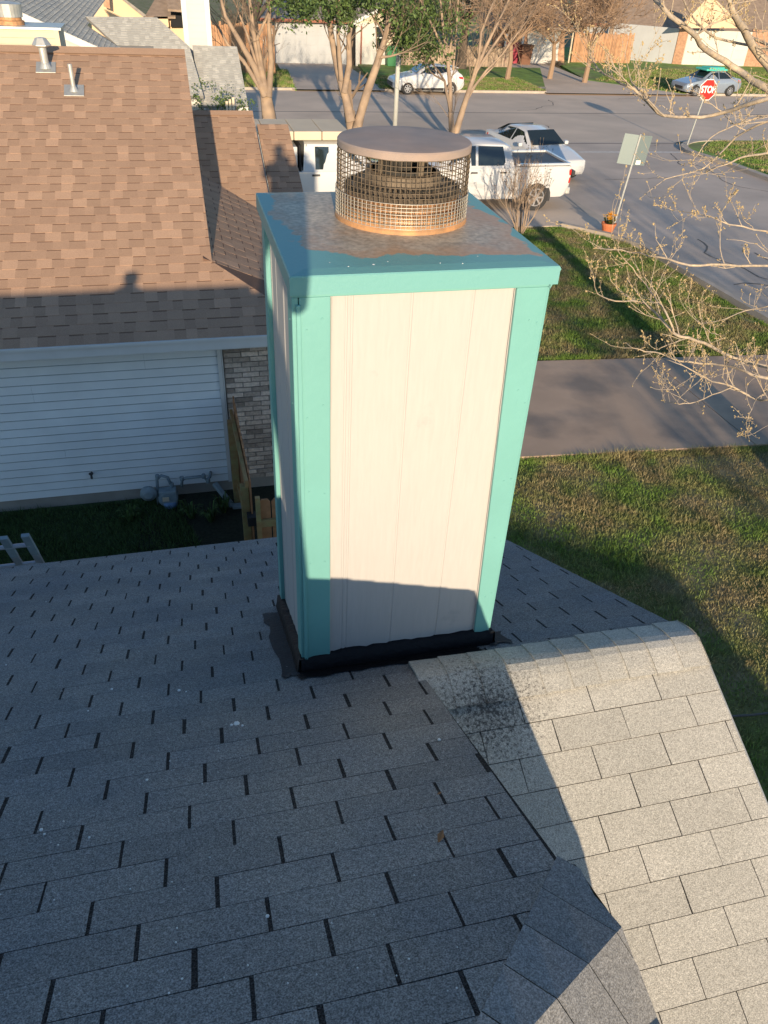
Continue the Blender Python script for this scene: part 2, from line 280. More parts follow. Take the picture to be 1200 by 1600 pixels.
# ------------------------------------------------------------------ mesh helpers
class MB:
    def __init__(s): s.v = []; s.f = []; s.t = []
    def add(s, vs, fs, tone=None):
        o = len(s.v); s.v += [tuple(map(float, p)) for p in vs]; s.f += [tuple(i+o for i in q) for q in fs]
        s.t += [tone if tone is not None else 0.5]*len(fs)
    def box(s, c, d, rz=0.0, tone=None):
        x, y, z = d[0]/2, d[1]/2, d[2]/2; ca, sa = math.cos(rz), math.sin(rz)
        vs = [(c[0]+a*x*ca-b*y*sa, c[1]+a*x*sa+b*y*ca, c[2]+e*z) for e in (-1,1) for a, b in ((-1,-1),(1,-1),(1,1),(-1,1))]
        s.add(vs, [(3,2,1,0),(4,5,6,7),(0,1,5,4),(1,2,6,5),(2,3,7,6),(3,0,4,7)], tone)
    def bar(s, a, b, w, h, up=(0,0,1), tone=None):
        a = Vector(a); b = Vector(b); d = (b-a).normalized(); up = Vector(up)
        if abs(d.dot(up)) > 0.99: up = Vector((0,1,0))
        x = d.cross(up).normalized()*w/2; y = x.cross(d).normalized()*h/2
        vs = [a-x-y, a+x-y, a+x+y, a-x+y, b-x-y, b+x-y, b+x+y, b-x+y]
        s.add(vs, [(0,1,2,3),(7,6,5,4),(1,0,4,5),(2,1,5,6),(3,2,6,7),(0,3,7,4)], tone)
    def tube(s, pts, rad, n=8, caps=True):
        pts = [Vector(p) for p in pts]; k = len(pts)
        if not hasattr(rad, '__len__'): rad = [rad]*k
        vs = []; prev = None
        for i, p in enumerate(pts):
            d = (pts[min(i+1,k-1)]-pts[max(i-1,0)]).normalized()
            if prev is None: x = d.orthogonal().normalized()
            else:
                x = prev-d*prev.dot(d)
                x = x.normalized() if x.length > 1e-6 else d.orthogonal().normalized()
            prev = x; y = d.cross(x)
            for j in range(n):
                a = 2*math.pi*j/n; vs.append(p+(x*math.cos(a)+y*math.sin(a))*rad[i])
        fs = [(i*n+j, i*n+(j+1)%n, (i+1)*n+(j+1)%n, (i+1)*n+j) for i in range(k-1) for j in range(n)]
        if caps: fs += [tuple(range(n))[::-1], tuple((k-1)*n+j for j in range(n))]
        s.add(vs, fs)
    def lathe(s, c, prof, n=24, axis='z', caps=True):
        vs = []
        for r, h in prof:
            for j in range(n):
                a = 2*math.pi*j/n; u, v = r*math.cos(a), r*math.sin(a)
                vs.append({'z': (c[0]+u, c[1]+v, c[2]+h), 'y': (c[0]+u, c[1]+h, c[2]+v), 'x': (c[0]+h, c[1]+u, c[2]+v)}[axis])
        k = len(prof); fs = [(i*n+j, i*n+(j+1)%n, (i+1)*n+(j+1)%n, (i+1)*n+j) for i in range(k-1) for j in range(n)]
        if caps: fs += [tuple(range(n))[::-1], tuple((k-1)*n+j for j in range(n))]
        s.add(vs, fs)
    def prism(s, poly, ext, tone=None):
        """poly: list of 3d points (planar); ext: offset vector"""
        k = len(poly); e = Vector(ext); vs = [Vector(p) for p in poly]+[Vector(p)+e for p in poly]
        s.add(vs, [tuple(range(k))[::-1], tuple(range(k, 2*k))]+[(i, (i+1)%k, k+(i+1)%k, k+i) for i in range(k)], tone)
    def build(s, name, m, parent=None, smooth=False, bevel=0, kind=None, label=None, tones=False):
        me = bpy.data.meshes.new(name)
        off = Vector(parent.get('_w', (0,0,0))) if parent else Vector((0,0,0))
        me.from_pydata([(p[0]-off.x, p[1]-off.y, p[2]-off.z) for p in s.v], [], s.f)
        bm = bmesh.new(); bm.from_mesh(me); bmesh.ops.recalc_face_normals(bm, faces=bm.faces); bm.to_mesh(me); bm.free()
        if tones:
            at = me.attributes.new('tone', 'FLOAT', 'FACE'); at.data.foreach_set('value', s.t)
        me.materials.append(m)
        if smooth: me.polygons.foreach_set('use_smooth', [True]*len(me.polygons))
        o = bpy.data.objects.new(name, me); C.objects.link(o)
        if parent: o.parent = parent; o['_w'] = tuple(off)
        if kind: o['kind'] = kind
        if label: o['label'] = label
        if bevel:
            md = o.modifiers.new('bevel', 'BEVEL'); md.width = bevel; md.segments = 2; md.limit_method = 'ANGLE'
        return o

def thing(name, label, cat, loc=(0,0,0), group=None):
    o = bpy.data.objects.new(name, None); C.objects.link(o); o.location = loc
    o['label'] = label; o['category'] = cat; o['_w'] = tuple(float(v) for v in loc)
    if group: o['group'] = group
    return o
def tag(o, label, cat, group=None):
    o['label'] = label; o['category'] = cat
    if group: o['group'] = group
    return o
def struct(o): o['kind'] = 'structure'; return o
def smooth_auto(o, ang=35):
    me = o.data; me.polygons.foreach_set('use_smooth', [True]*len(me.polygons))
    me.set_sharp_from_angle(angle=R(ang))

def raw(name, V, Fc, m, tones=None, parent=None, smooth=False):
    """numpy mesh: V (n,3), Fc (m,k)"""
    me = bpy.data.meshes.new(name); k = Fc.shape[1]
    off = np.array(parent.get('_w', (0,0,0))) if parent else np.zeros(3)
    me.vertices.add(len(V)); me.vertices.foreach_set('co', (V-off).astype(np.float32).ravel())
    me.loops.add(Fc.size); me.loops.foreach_set('vertex_index', Fc.astype(np.int32).ravel())
    me.polygons.add(len(Fc)); me.polygons.foreach_set('loop_start', np.arange(0, Fc.size, k, dtype=np.int32))
    me.update(calc_edges=True)
    if tones is not None:
        at = me.attributes.new('tone', 'FLOAT', 'FACE'); at.data.foreach_set('value', tones.astype(np.float32))
    me.materials.append(m); 
    if smooth: me.polygons.foreach_set('use_smooth', [True]*len(me.polygons))
    o = bpy.data.objects.new(name, me); C.objects.link(o)
    if parent: o.parent = parent; o['_w'] = tuple(off)
    return o

# ------------------------------------------------------------------ shingles
def clip(poly, cv):
    out = poly
    for i in range(len(cv)):
        a, b = cv[i], cv[(i+1)%len(cv)]; inp = out; out = []
        def ins(p): return (b[0]-a[0])*(p[1]-a[1])-(b[1]-a[1])*(p[0]-a[0]) >= -1e-9
        for j in range(len(inp)):
            p, q = inp[j], inp[(j+1)%len(inp)]; ip, iq = ins(p), ins(q)
            if ip: out.append(p)
            if ip != iq:
                d1 = (b[0]-a[0])*(p[1]-a[1])-(b[1]-a[1])*(p[0]-a[0]); d2 = (b[0]-a[0])*(q[1]-a[1])-(b[1]-a[1])*(q[0]-a[0])
                t = d1/(d1-d2); out.append((p[0]+(q[0]-p[0])*t, p[1]+(q[1]-p[1])*t))
        if not out: return []
    return out
def ccw(p):
    a = sum(p[i][0]*p[(i+1)%len(p)][1]-p[(i+1)%len(p)][0]*p[i][1] for i in range(len(p)))
    return p if a > 0 else p[::-1]

class Field:
    """Collects shingles over convex regions of tilted planes; the nearest become single parts."""
    def __init__(s, parent, name, m, limit=300): s.parent = parent; s.name = name; s.m = m; s.items = []; s.limit = limit
    def plane(s, O, u, d, polys, rows, w, e, gap, hi, lo=0.001, jit=0.0, mode='tab', u0=None, holes=(), gapd=0.0, stag=None, doff=0.0):
        """O origin; u along the eave, d down the slope; polys in (u,d) coordinates"""
        O = np.array(O, float); u = _n(np.array(u, float)); d = _n(np.array(d, float)); n = np.cross(u, d)
        if n[2] < 0: n = -n
        polys = [ccw(list(map(tuple, p))) for p in polys]
        for r in range(rows[0], rows[1]):
            d0 = r*e+doff; xs = [p[0] for P in polys for p in P]; a, b = min(xs), max(xs)
            sh = (r*(stag if stag is not None else w/2)) % w
            x = math.floor(a/w)*w-w*2+(sh if mode == 'tab' else random.uniform(-w, 0))+(u0 or 0)
            high = random.random() < .5; jx = random.uniform(-jit, jit)
            while x < b:
                ww = w if mode == 'tab' else random.uniform(0.11, 0.20)
                g0 = gap*random.uniform(0.7, 1.5) if mode == 'tab' else 0.0
                rect = [(x+jx+g0/2, d0), (x+jx+ww-g0/2, d0), (x+jx+ww-g0/2, d0+e), (x+jx+g0/2, d0+e)]
                rj = random.uniform(-jit, jit)*0.25
                rg = gapd
                if mode == 'arch' and not high: rect[0] = (rect[0][0], d0+.016); rect[1] = (rect[1][0], d0+.016)
                rect[2] = (rect[2][0]+rj, rect[2][1]-rg*random.uniform(.6,1.3)); rect[3] = (rect[3][0]+rj, rect[3][1]-rg*random.uniform(.6,1.3))
                if mode == 'tab': h1 = hi*random.uniform(0.9, 1.15); tn = random.random()
                else:
                    h1 = hi if high else hi*0.5; tn = min(1, max(0, (random.gauss(0.92, .08) if random.random() < .28 else random.gauss(.52, .08)) if high else random.gauss(0.30, 0.08)))
                for P in polys:
                    q = clip(ccw(rect), P)
                    if len(q) < 3: continue
                    ar = abs(sum(q[i][0]*q[(i+1)%len(q)][1]-q[(i+1)%len(q)][0]*q[i][1] for i in range(len(q))))/2
                    if ar < w*e*0.01: continue
                    cx = sum(p[0] for p in q)/len(q); cd = sum(p[1] for p in q)/len(q)
                    cc = O+u*cx+d*cd
                    if any(h(cc) for h in holes): continue
                    top = []; bot = []
                    for (a_, b_) in q:
                        tt = min(1, max(0, (b_-d0)/e)); z = lo+(h1-lo)*tt
                        base = O+u*a_+d*b_
                        top.append(base+n*z); bot.append(base-n*0.0005)
                    s.items.append((float(np.linalg.norm(cc)), top, bot, tn, cc, ar))
                if mode != 'tab': high = not high if random.random() < .93 else high
                x += ww
    def size_key(s, it):
        x, y = proj(it[4]); vis = (-20 < x < 1220) and (-20 < y < 1620) and (M.T @ it[4])[2] > 0
        return (0 if vis else 1, it[0]/math.sqrt(max(it[5], 1e-5)))
    def build(s, stuff_name=None):
        its = sorted(s.items, key=s.size_key); near, far = its[:s.limit], its[s.limit:]
        off = Vector(s.parent.get('_w', (0,0,0)))
        for it in near:
            k = len(it[1]); c = it[4]
            vs = [p-c for p in it[1]]+[p-c for p in it[2]]
            fs = [tuple(range(k)), tuple(range(k, 2*k))[::-1]]+[(i, k+i, k+(i+1)%k, (i+1)%k) for i in range(k)]
            me = bpy.data.meshes.new(s.name); me.from_pydata([tuple(v) for v in vs], [], fs)
            if me.polygons[0].normal.z < 0: me.flip_normals()
            at = me.attributes.new('tone', 'FLOAT', 'FACE'); at.data.foreach_set('value', [it[3]]*len(fs)); me.materials.append(s.m)
            o = bpy.data.objects.new(s.name, me); C.objects.link(o); o.parent = s.parent; o.location = Vector(c)-off
        if far:
            mb = MB()
            for it in far:
                k = len(it[1]); mb.add(it[1]+it[2], [tuple(range(k)), tuple(range(k, 2*k))[::-1]]+[(i, k+i, k+(i+1)%k, (i+1)%k) for i in range(k)], it[3])
            mb.build(stuff_name or s.name+'_field', s.m, s.parent, kind='stuff', tones=True)
# =================================================================== GROUND
def sheet(name, pts, m, dz=0.0, sub=None):
    """polygon lying on the sloping ground; pts (x,y)"""
    mb = MB(); 
    mb.add([(x, y, gz(y)+dz) for x, y in pts], [tuple(range(len(pts)))])
    o = mb.build(name, m); return struct(o)
def strip(name, ys, xa, xb, m, dz):
    """strip in bands so it follows the ground"""
    mb = MB()
    for i in range(len(ys)-1):
        a, b = ys[i], ys[i+1]
        mb.add([(xa, a, gz(a)+dz), (xb, a, gz(a)+dz), (xb, b, gz(b)+dz), (xa, b, gz(b)+dz)], [(0,1,2,3)])
    return struct(mb.build(name, m))
BY = [-150, -20, 0, 9, 20, 30, 40, 50, 60, 75, 400]
strip('ground', BY, -300, 400, MT['soil'], -0.012)
# =================================================================== OWN HOUSE
TA = math.tan(R(25)); TS = math.tan(R(24))
YR = 0.10; ZR = -1.45-TA*YR
def zA(Y): return -1.45-TA*Y
YS = 1.98; ZS = zA(YS)
def zS(Y): return ZS-TS*(YS-Y)
OWN = thing('shingled_house', 'low house with worn grey three-tab shingle roof, standing under the teal and white chimney', 'house', (0, 1.5, -6))
# roof decks (dark felt that shows in the slots)
P3 = (0.766, 0.916); XE = 0.755
def xr(Y): return 2.0-(Y-1.98)*0.06            # far rake line
deck = MB()
def quad3(mb, pts, t=0.03):
    mb.prism(pts, (0, 0, -t))
EA = 4.47
quad3(deck, [(-6, YR, ZR), (-0.05, YR, ZR), (P3[0], P3[1], zA(P3[1])), (XE, YS, zA(YS)), (XE, EA, zA(EA)), (-6, EA, zA(EA))])
quad3(deck, [(XE, YS, ZS), (2.0, YS, ZS), (xr(EA), EA, zA(EA)), (XE, EA, zA(EA))])
roof = deck.build('roof', MT['slot'], OWN)
SM = MB(); quad3(SM, [(0.70, -3.0, zS(-3.0)), (2.0, -3.0, zS(-3.0)), (2.0, YS, ZS), (0.70, YS, ZS)]); roofS = SM.build('wing_roof', MT['slot'], OWN)
# back slope behind the ridge
BK = MB(); quad3(BK, [(-6, YR, ZR), (-6, -3.6, ZR-TA*3.7), (0.6, -3.6, ZR-TA*3.7), (0.6, -0.3, ZR-TA*0.4-0.02), (-0.05, YR, ZR)])
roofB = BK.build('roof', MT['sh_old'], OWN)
dA = (0, 1, -TA); cosA = math.cos(R(25))
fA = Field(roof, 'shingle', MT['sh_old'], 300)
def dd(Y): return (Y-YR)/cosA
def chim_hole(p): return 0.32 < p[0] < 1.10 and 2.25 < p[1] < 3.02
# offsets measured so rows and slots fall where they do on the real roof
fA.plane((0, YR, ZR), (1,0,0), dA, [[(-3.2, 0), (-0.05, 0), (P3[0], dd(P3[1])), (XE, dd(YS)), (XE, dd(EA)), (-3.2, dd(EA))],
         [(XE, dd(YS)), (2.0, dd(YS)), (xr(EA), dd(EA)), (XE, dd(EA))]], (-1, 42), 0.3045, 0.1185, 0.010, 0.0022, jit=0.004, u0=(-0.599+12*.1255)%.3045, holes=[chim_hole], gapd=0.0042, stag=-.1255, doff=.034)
fA.build('shingle_field')
fS = Field(roofS, 'shingle', MT['sh_lit'], 300)
dS = (0, -1, -TS)
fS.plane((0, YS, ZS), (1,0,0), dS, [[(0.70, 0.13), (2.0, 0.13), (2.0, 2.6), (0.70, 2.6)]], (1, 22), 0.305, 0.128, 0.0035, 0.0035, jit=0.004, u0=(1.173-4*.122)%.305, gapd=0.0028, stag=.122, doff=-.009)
fS.build('shingle_field')
# caps bent over the wing ridge
x = XE-0.03; k = 0
while x < 2.0:
    w_ = 0.127; mb = MB(); prof = []
    for i in range(9):
        s_ = (i-4)/4*0.15; y = YS+s_*0.91; z = ZS+0.005-(math.sqrt((s_*0.43)**2+0.02**2)-0.02)
        prof.append((y, z))
    a = x; b = min(x+w_+0.03, 2.0); j1 = random.uniform(-.006, .006)
    vs = []
    for (y, z) in prof: vs.append((a, y+j1, z+0.005+random.uniform(0, .002)))
    for (y, z) in prof: vs.append((b, y+j1, z-0.001))
    for (y, z) in prof: vs.append((a, y+j1, z-0.006))
    fs = [(i, i+1, 9+i+1, 9+i) for i in range(8)]+[(i, i+1, 18+i+1, 18+i) for i in range(8)]
    mb.add(vs, fs); o = mb.build('ridge_cap', MT['sh_lit'], roofS, tones=True); o.data.attributes['tone'].data.foreach_set('value', [random.random()]*len(fs))
    x += w_; k += 1
# hip end beside the main slope: cap shingles bent down over the hip, each lapping the next
def planeN(a, b, c):
    a, b, c = map(np.array, (a, b, c)); n = np.cross(b-a, c-a); n = _n(n); n = n if n[2] > 0 else -n; return n, float(n@a)
H0 = np.array([-0.05, YR, ZR]); H1 = np.array([P3[0], P3[1], zA(P3[1])])
E1 = atX(971, 1450, 0.862)
nD = _n(np.array([0.262, 0.204, 1.0])); kD = float(nD@H1); E1 = atP(971, 1450, nD, kD)
R1 = atP(890, 1540, nD, kD); R2 = E1; E2 = atX(1029, 1600, float(E1[0])+.06); nL, kL_ = planeN(R1, R2, E2); E3 = atP(1075, 1720, nL, kL_); Rm = R1-(R2-R1)*1.6
ED = [H1, atP(900,1350,nD,kD), atP(927,1400,nD,kD), E1]
hipd = _n(H1-H0)
def hipcap(poly, base, tone, th=0.012):
    mb = MB(); mb.prism([tuple(p) for p in poly], (0, 0, -th)); o = mb.build('hip_cap', MT['sh_cap'], roof, tones=True)
    o.data.attributes['tone'].data.foreach_set('value', [tone]*len(o.data.polygons))
# strips between parallel cut lines perpendicular to the hip
def cutpoly(poly, s0, s1, perp):
    def f(p): return float(np.dot(np.array(p)[:2], np.array(perp)[:2]))
    def half(pl, s, sign):
        out = []
        for i in range(len(pl)):
            p, q = pl[i], pl[(i+1)%len(pl)]; a, b = (f(p)-s)*sign, (f(q)-s)*sign
            if a >= 0: out.append(p)
            if (a >= 0) != (b >= 0): out.append(p+(q-p)*(a/(a-b)))
        return out
    pl = half(poly, s0, 1); return half(pl, s1, -1) if pl else []
hp = np.array([hipd[0], hipd[1]])/np.hypot(hipd[0], hipd[1])
top = float(hp@H1[:2])
shade_poly = [H0, Rm, R1, E1, ED[2], ED[1], H1]
lit_poly = [Rm, E3+(E3-E2)*0.6, E3, E2, E1, R1]
for i in range(11):
    s1 = top-i*0.125; s0 = s1-0.119
    for pl_, lift in ((shade_poly, 0.004), (lit_poly, 0.004)):
        q = cutpoly(pl_, s0, s1, hp)
        if len(q) < 3: continue
        q = [p+np.array([0,0,1])*(lift+0.006*((float(hp@p[:2])-s0)/0.125)) for p in q]
        hipcap(q, None, random.random())
# hidden skirt added below the hip end, sloped outward to shade the wing roof
sk = MB()
edge = [tuple(p) for p in (H1, ED[1], E1, E2, E3, (0.89, 0.25, -2.02))]
low = [(0.80, 0.93, -2.75), (1.04, 0.88, -2.50), (1.075, 0.74, -2.45), (1.07, 0.5, -2.44), (1.07, 0.35, -2.44), (1.07, 0.25, -2.5)]
low2 = [(p[0]+0.02, p[1], -3.6) for p in low]
n_ = len(edge); sk.add([(p[0], p[1], p[2]-0.004) for p in edge]+low+low2, [(i, i+1, n_+i+1, n_+i) for i in range(n_-1)]+[(n_+i, n_+i+1, 2*n_+i+1, 2*n_+i) for i in range(n_-1)])
sk.build('shade_skirt', MT['sh_old'], OWN)
ew = MB(); ew.prism([(-.1, .33, -1.72), (.45, .33, -1.80), (.86, .33, -1.96), (1.07, .33, -2.46), (1.07, .33, -6), (-.1, .33, -6)], (0, -.04, 0)); ew.build('sun_block_wall', MT['siding'], OWN)  # added out of view to stop sun passing under the hip end
# side wall from the main slope down to the wing
wl_ = MB(); wl_.prism([(XE-0.015, 0.95, zA(0.95)-0.03), (XE-0.015, YS, ZS-0.03), (XE-0.015, YS, ZS-0.3), (XE-0.015, 0.95, -3.3)], (-0.05, 0, 0)); wl_.build('wall', MT['white'], OWN)
# walls of the house
hw = MB(); hw.prism([(1.78, -3.0, -6.0), (1.78, 4.1, -6.0), (1.78, 4.1, zA(4.1)-0.05), (1.78, YS, ZS-0.05), (1.78, -3.0, zS(-3.0)-0.05)], (-0.1, 0, 0)); hw.build('wall', MT['siding'], OWN)
hw = MB(); hw.prism([(-6, 4.1, -6.0), (1.78, 4.1, -6.0), (1.78, 4.1, zA(4.1)-0.05), (-6, 4.1, zA(4.1)-0.05)], (0, -0.1, 0)); hw.build('wall', MT['siding'], OWN)
hw = MB(); hw.prism([(-5.9, -3.1, -6.0), (1.7, -3.1, -6.0), (1.7, -3.1, -4.7), (0.5, -3.1, -3.4), (-5.9, -3.1, -3.4)], (0, 0.1, 0)); hw.build('wall', MT['siding'], OWN)
# unseen strip added to raise the ridge's shadow edge, and the back wing of the house (their shadows reach the neighbour's roof and the lawn)
rg_ = MB(); rg_.prism([(-6, YR-.13, ZR-.055), (-6, YR-.10, ZR+.045), (-6, YR, ZR+.072), (-6, YR+.08, ZR+.045), (-6, YR+.10, ZR-.045)], (5.55, 0, 0)); rg_.build('added_ridge_strip', MT['sh_old'], OWN)
bw_ = MB(); bw_.box((-1.3, -10.0, -4.55), (9.2, 3.6, 2.9)); bw_.build('wall', MT['siding'], OWN)
bw_ = MB(); bw_.prism([(3.3, -12.1, -3.07), (3.3, -7.9, -3.07), (1.4, -10.0, -2.40)], (-.05, 0, 0)); bw_.add([(3.55,-12.2,-3.04),(3.55,-7.8,-3.04),(1.4,-10,-2.3),(-5.8,-10,-2.3),(-5.8,-7.8,-3.04),(-5.8,-12.2,-3.04)], [(0,1,2),(1,4,3,2),(0,2,3,5)]); bw_.build('back_roof', MT['sh_old'], OWN)
# fascia boards and drip edge
fb = MB(); fb.box(((-6+1.85)/2, EA-0.012, zA(EA)-0.075), (7.85, 0.02, 0.13)); fb.build('fascia', MT['white'], OWN)
fb = MB(); fb.bar((1.992, -3.0, zS(-3.0)-0.08), (1.992, YS, ZS-0.08), 0.012, 0.13); fb.bar((1.992, YS+.003, ZS-0.08), (xr(EA)-0.008, EA-.02, zA(EA)-0.08), 0.012, 0.13); fb.build('fascia', MT['white'], OWN)
fb = MB(); fb.bar((2.002, -3.0, zS(-3.0)-0.012), (2.002, YS, ZS-0.012), 0.02, 0.008); fb.build('drip_edge', MT['galv'], OWN)

# ------------------------------------------------------------------- the chimney
CX0, CX1, CY0, CY1 = 0.305, 1.117, 2.228, 3.035
CH = MB(); CH.prism([(CX0+.02, CY0+.02, -0.83), (CX1-.02, CY0+.02, -0.83), (CX1-.02, CY1-.02, -0.83), (CX0+.02, CY1-.02, -0.83)], (0, 0, -2.0))
chim = CH.build('chimney', MT['panel'], OWN, label='boxy teal and white chimney with a round wire mesh cap')
def grooved(name, a, b, z0a, z0b, z1, out, grooves, thick=0.012):
    """sheet siding from a to b (xy), bottom z runs z0a..z0b, with vertical grooves"""
    a = np.array(a); b = np.array(b); L_ = np.linalg.norm(b-a); u = (b-a)/L_; o_ = np.array(out)
    cuts = [0.0]
    prof = [(0, 0)]
    for gk in grooves: prof += [(gk-0.0045, 0), (gk-0.003, -0.0022), (gk+0.003, -0.0022), (gk+0.0045, 0)]
    prof.append((L_, 0)); vs = []
    for z_ in (0, 1):
        for s_, h_ in prof:
            p = a+u*s_+o_*(h_+thick); zz = z1 if z_ else z0a+(z0b-z0a)*s_/L_
            vs.append((p[0], p[1], zz))
    k = len(prof); mb = MB(); mb.add(vs, [(i, i+1, k+i+1, k+i) for i in range(k-1)]); mb.build(name, MT['panel'], chim)
zfl = zA(CY0)
grooved('siding_panel', (CX0+.08, CY0+.015), (CX1-.05, CY0+.015), zfl+0.02, zfl+0.02, -0.835, (0,-1), [0.075, 0.093, 0.284, 0.487, 0.69])
grooved('siding_panel', (CX0+.015, CY1-.05), (CX0+.015, CY0+.05), zA(CY1)+0.02, zA(CY0)+0.02, -0.835, (-1,0), [0.06, 0.078, 0.21, 0.41, 0.428, 0.61])
grooved('siding_panel', (CX1-.015, CY0+.05), (CX1-.015, CY1-.05), zA(CY0)+0.02, zA(CY1)+0.02, -0.835, (1,0), [0.1, 0.3, 0.5])
# teal boards
def board(poly, ext, name='trim_board', m='teal', bev=0.003):
    mb = MB(); mb.prism(poly, ext); return mb.build(name, MT[m], chim, bevel=bev)
zb = zA(CY0)+0.055; zt = -0.855
board([(CX0+.006, CY0-.016, zb), (0.409, CY0-.016, zb+.015), (0.407, CY0-.016, zt), (CX0+.006, CY0-.016, zt)], (0, .016, 0))
board([(1.050, CY0-.016, zb+.02), (CX1, CY0-.016, zb+.02), (CX1, CY0-.016, zt), (1.008, CY0-.016, zt)], (0, .016, 0))
board([(CX0-.016, CY0-.016, zt), (CX1+.001, CY0-.016, zt), (CX1+.001, CY0-.016, -0.80), (CX0-.016, CY0-.016, -0.80)], (0, .016, 0), name='frieze_board')
board([(CX0-.016, CY0-.012, zb-.02), (CX0-.016, CY0+.085, zb-.06), (CX0-.016, CY0+.085, zt), (CX0-.016, CY0-.012, zt)], (.02, 0, 0))
board([(CX0-.016, CY1-.085, zA(CY1)+.09), (CX0-.016, CY1, zA(CY1)+.06), (CX0-.016, CY1, zt), (CX0-.016, CY1-.085, zt)], (.02, 0, 0))
board([(CX0-.0165, CY0+.088, zt+.001), (CX0-.0165, CY1-.088, zt+.001), (CX0-.0165, CY1-.088, -0.80), (CX0-.0165, CY0+.088, -0.80)], (.02, 0, 0), name='frieze_board')
board([(CX1, CY0+.001, zA(CY0)+.05), (CX1, CY0+.085, zA(CY0)+.02), (CX1, CY0+.085, zt), (CX1, CY0+.001, zt)], (.014, 0, 0))
board([(CX1, CY1-.085, zA(CY1)+.09), (CX1, CY1, zA(CY1)+.06), (CX1, CY1, zt), (CX1, CY1-.085, zt)], (.014, 0, 0))
nl = MB()
for zz in (-.95, -1.25, -1.58, -1.9, -2.2):
    for xx in (CX0+.025, .385, 1.07, 1.10): nl.lathe((xx+random.uniform(-.004,.004), CY0-.0165, zz+random.uniform(-.03,.03)), [(.0035, 0), (.003, -.0012)], 7, axis='y')
    for yy in (CY0+.03, CY1-.05): nl.lathe((CX0-.0165, yy, zz+random.uniform(-.03,.03)), [(.0035, 0), (.003, -.0012)], 7, axis='x')
nl.build('nail_heads', MT['teal'], chim, kind='stuff')
ck = MB()
for (x0, x1) in ((.4105, .4115), (1.0492, 1.0080)):
    ck.tube([(x0+(x1-x0)*i/14+random.uniform(-.0012,.0012), CY0-.003, zb+.03+(zt-zb-.03)*i/14) for i in range(15)], [random.uniform(.0012,.0034) for _ in range(15)], 5)
ck.build('caulk_line', MT['panel'], chim)
# bent sheet-metal ear at the right front corner of the cap
br = MB(); br.prism([(CX1+.001, CY0-.02, -.80), (CX1+.030, CY0-.022, -.795), (CX1+.004, CY0-.018, -.862)], (0, .004, 0)); br.build('bent_corner', MT['teal'], chim)
# thin corner bead at the front left
board([(CX0-.004, CY0-.024, zb+.02), (CX0+.010, CY0-.024, zb+.02), (CX0+.010, CY0-.024, zt-.02), (CX0-.004, CY0-.024, zt-.02)], (0, .009, 0), name='corner_bead', bev=0.002)
# tarred flashing
def ragged(a, b, z0, z1, out, name='flashing'):
    a = np.array(a); b = np.array(b); L_ = np.linalg.norm(b-a); n = 30; vs = []
    for i in range(n+1):
        p = a+(b-a)*i/n; zz = z0+(z1-z0)*i/n; h_ = 0.078+random.uniform(-.006, .006)
        vs += [(p[0]+out[0]*.016, p[1]+out[1]*.016, zz+0.002), (p[0]+out[0]*.010, p[1]+out[1]*.010, zz+0.02), (p[0]+out[0]*.004, p[1]+out[1]*.004, zz+h_), (p[0]-out[0]*.03, p[1]-out[1]*.03, zz+h_)]
    mb = MB(); mb.add(vs, [(4*i+j, 4*i+4+j, 4*i+5+j, 4*i+1+j) for i in range(n) for j in range(3)]); mb.build(name, MT['tar'], chim, smooth=True)
ragged((CX0-.02, CY0-.022), (CX1+.02, CY0-.022), zA(CY0-.02), zA(CY0-.02), (0,-1))
ragged((CX0-.024, CY1), (CX0-.024, CY0-.03), zA(CY1), zA(CY0-.03), (-1,0))
ragged((CX1+.02, CY0-.03), (CX1+.02, CY1), zA(CY0-.03), zA(CY1), (1,0))
# tar smeared over the shingles round the foot (thin uneven sheets that hug the slope)
def smear(pts, name='tar_patch', m='tar_roof', h=0.010):
    mb = MB(); mb.add([(x_, y_, zA(y_)+h) for x_, y_ in pts], [tuple(range(len(pts)))]); mb.build(name, MT[m], roof)
def blob(x0, y0, x1, y1, j=0.02, n=9):
    pts = []
    for (a, b), (c, d) in (((x0,y0),(x1,y0)), ((x1,y0),(x1,y1)), ((x1,y1),(x0,y1)), ((x0,y1),(x0,y0))):
        for i in range(n): t_ = i/n; pts.append((a+(c-a)*t_+random.uniform(-j,j), b+(d-b)*t_+random.uniform(-j,j)))
    return pts
smear(blob(CX0-.04, CY0-.10, CX1-.05, CY0-.02, .012, 16), m='tar', h=.0085)
smear(blob(CX0-.11, CY0-.06, CX0-.03, CY1-.1, .014, 12), h=.0065)
smear(blob(CX1+.0, CY0-.05, CX1+.10, CY0+.07, .018, 4), h=.009)
# cap: shallow pan with a hemmed edge
capx0, capx1, capy0, capy1, capz = 0.283, 1.142, 2.203, 3.14, -0.786
cb = MB()
def ring(z, i): return [(capx0+i, capy0+i, z), (capx1-i, capy0+i, z), (capx1-i, capy1-i, z), (capx0+i, capy1-i, z)]
lv = [ring(capz-.058, .0), ring(capz-.004, 0), ring(capz, .003), ring(capz+.004, .05), ring(capz+.006, .2)]
vs = [p for l in lv for p in l]; fs = [(4*i+j, 4*i+(j+1)%4, 4*i+4+(j+1)%4, 4*i+4+j) for i in range(4) for j in range(4)]+[(16,17,18,19), (3,2,1,0)]
cm_ = Vector(((capx0+capx1)/2, (capy0+capy1)/2, capz))
me = bpy.data.meshes.new('cap'); me.from_pydata([tuple(Vector(v)-cm_) for v in vs], [], fs); me.materials.append(MT['cap'])
cap = bpy.data.objects.new('cap', me); C.objects.link(cap); cap.parent = chim; cap.location = cm_-Vector(chim['_w'])
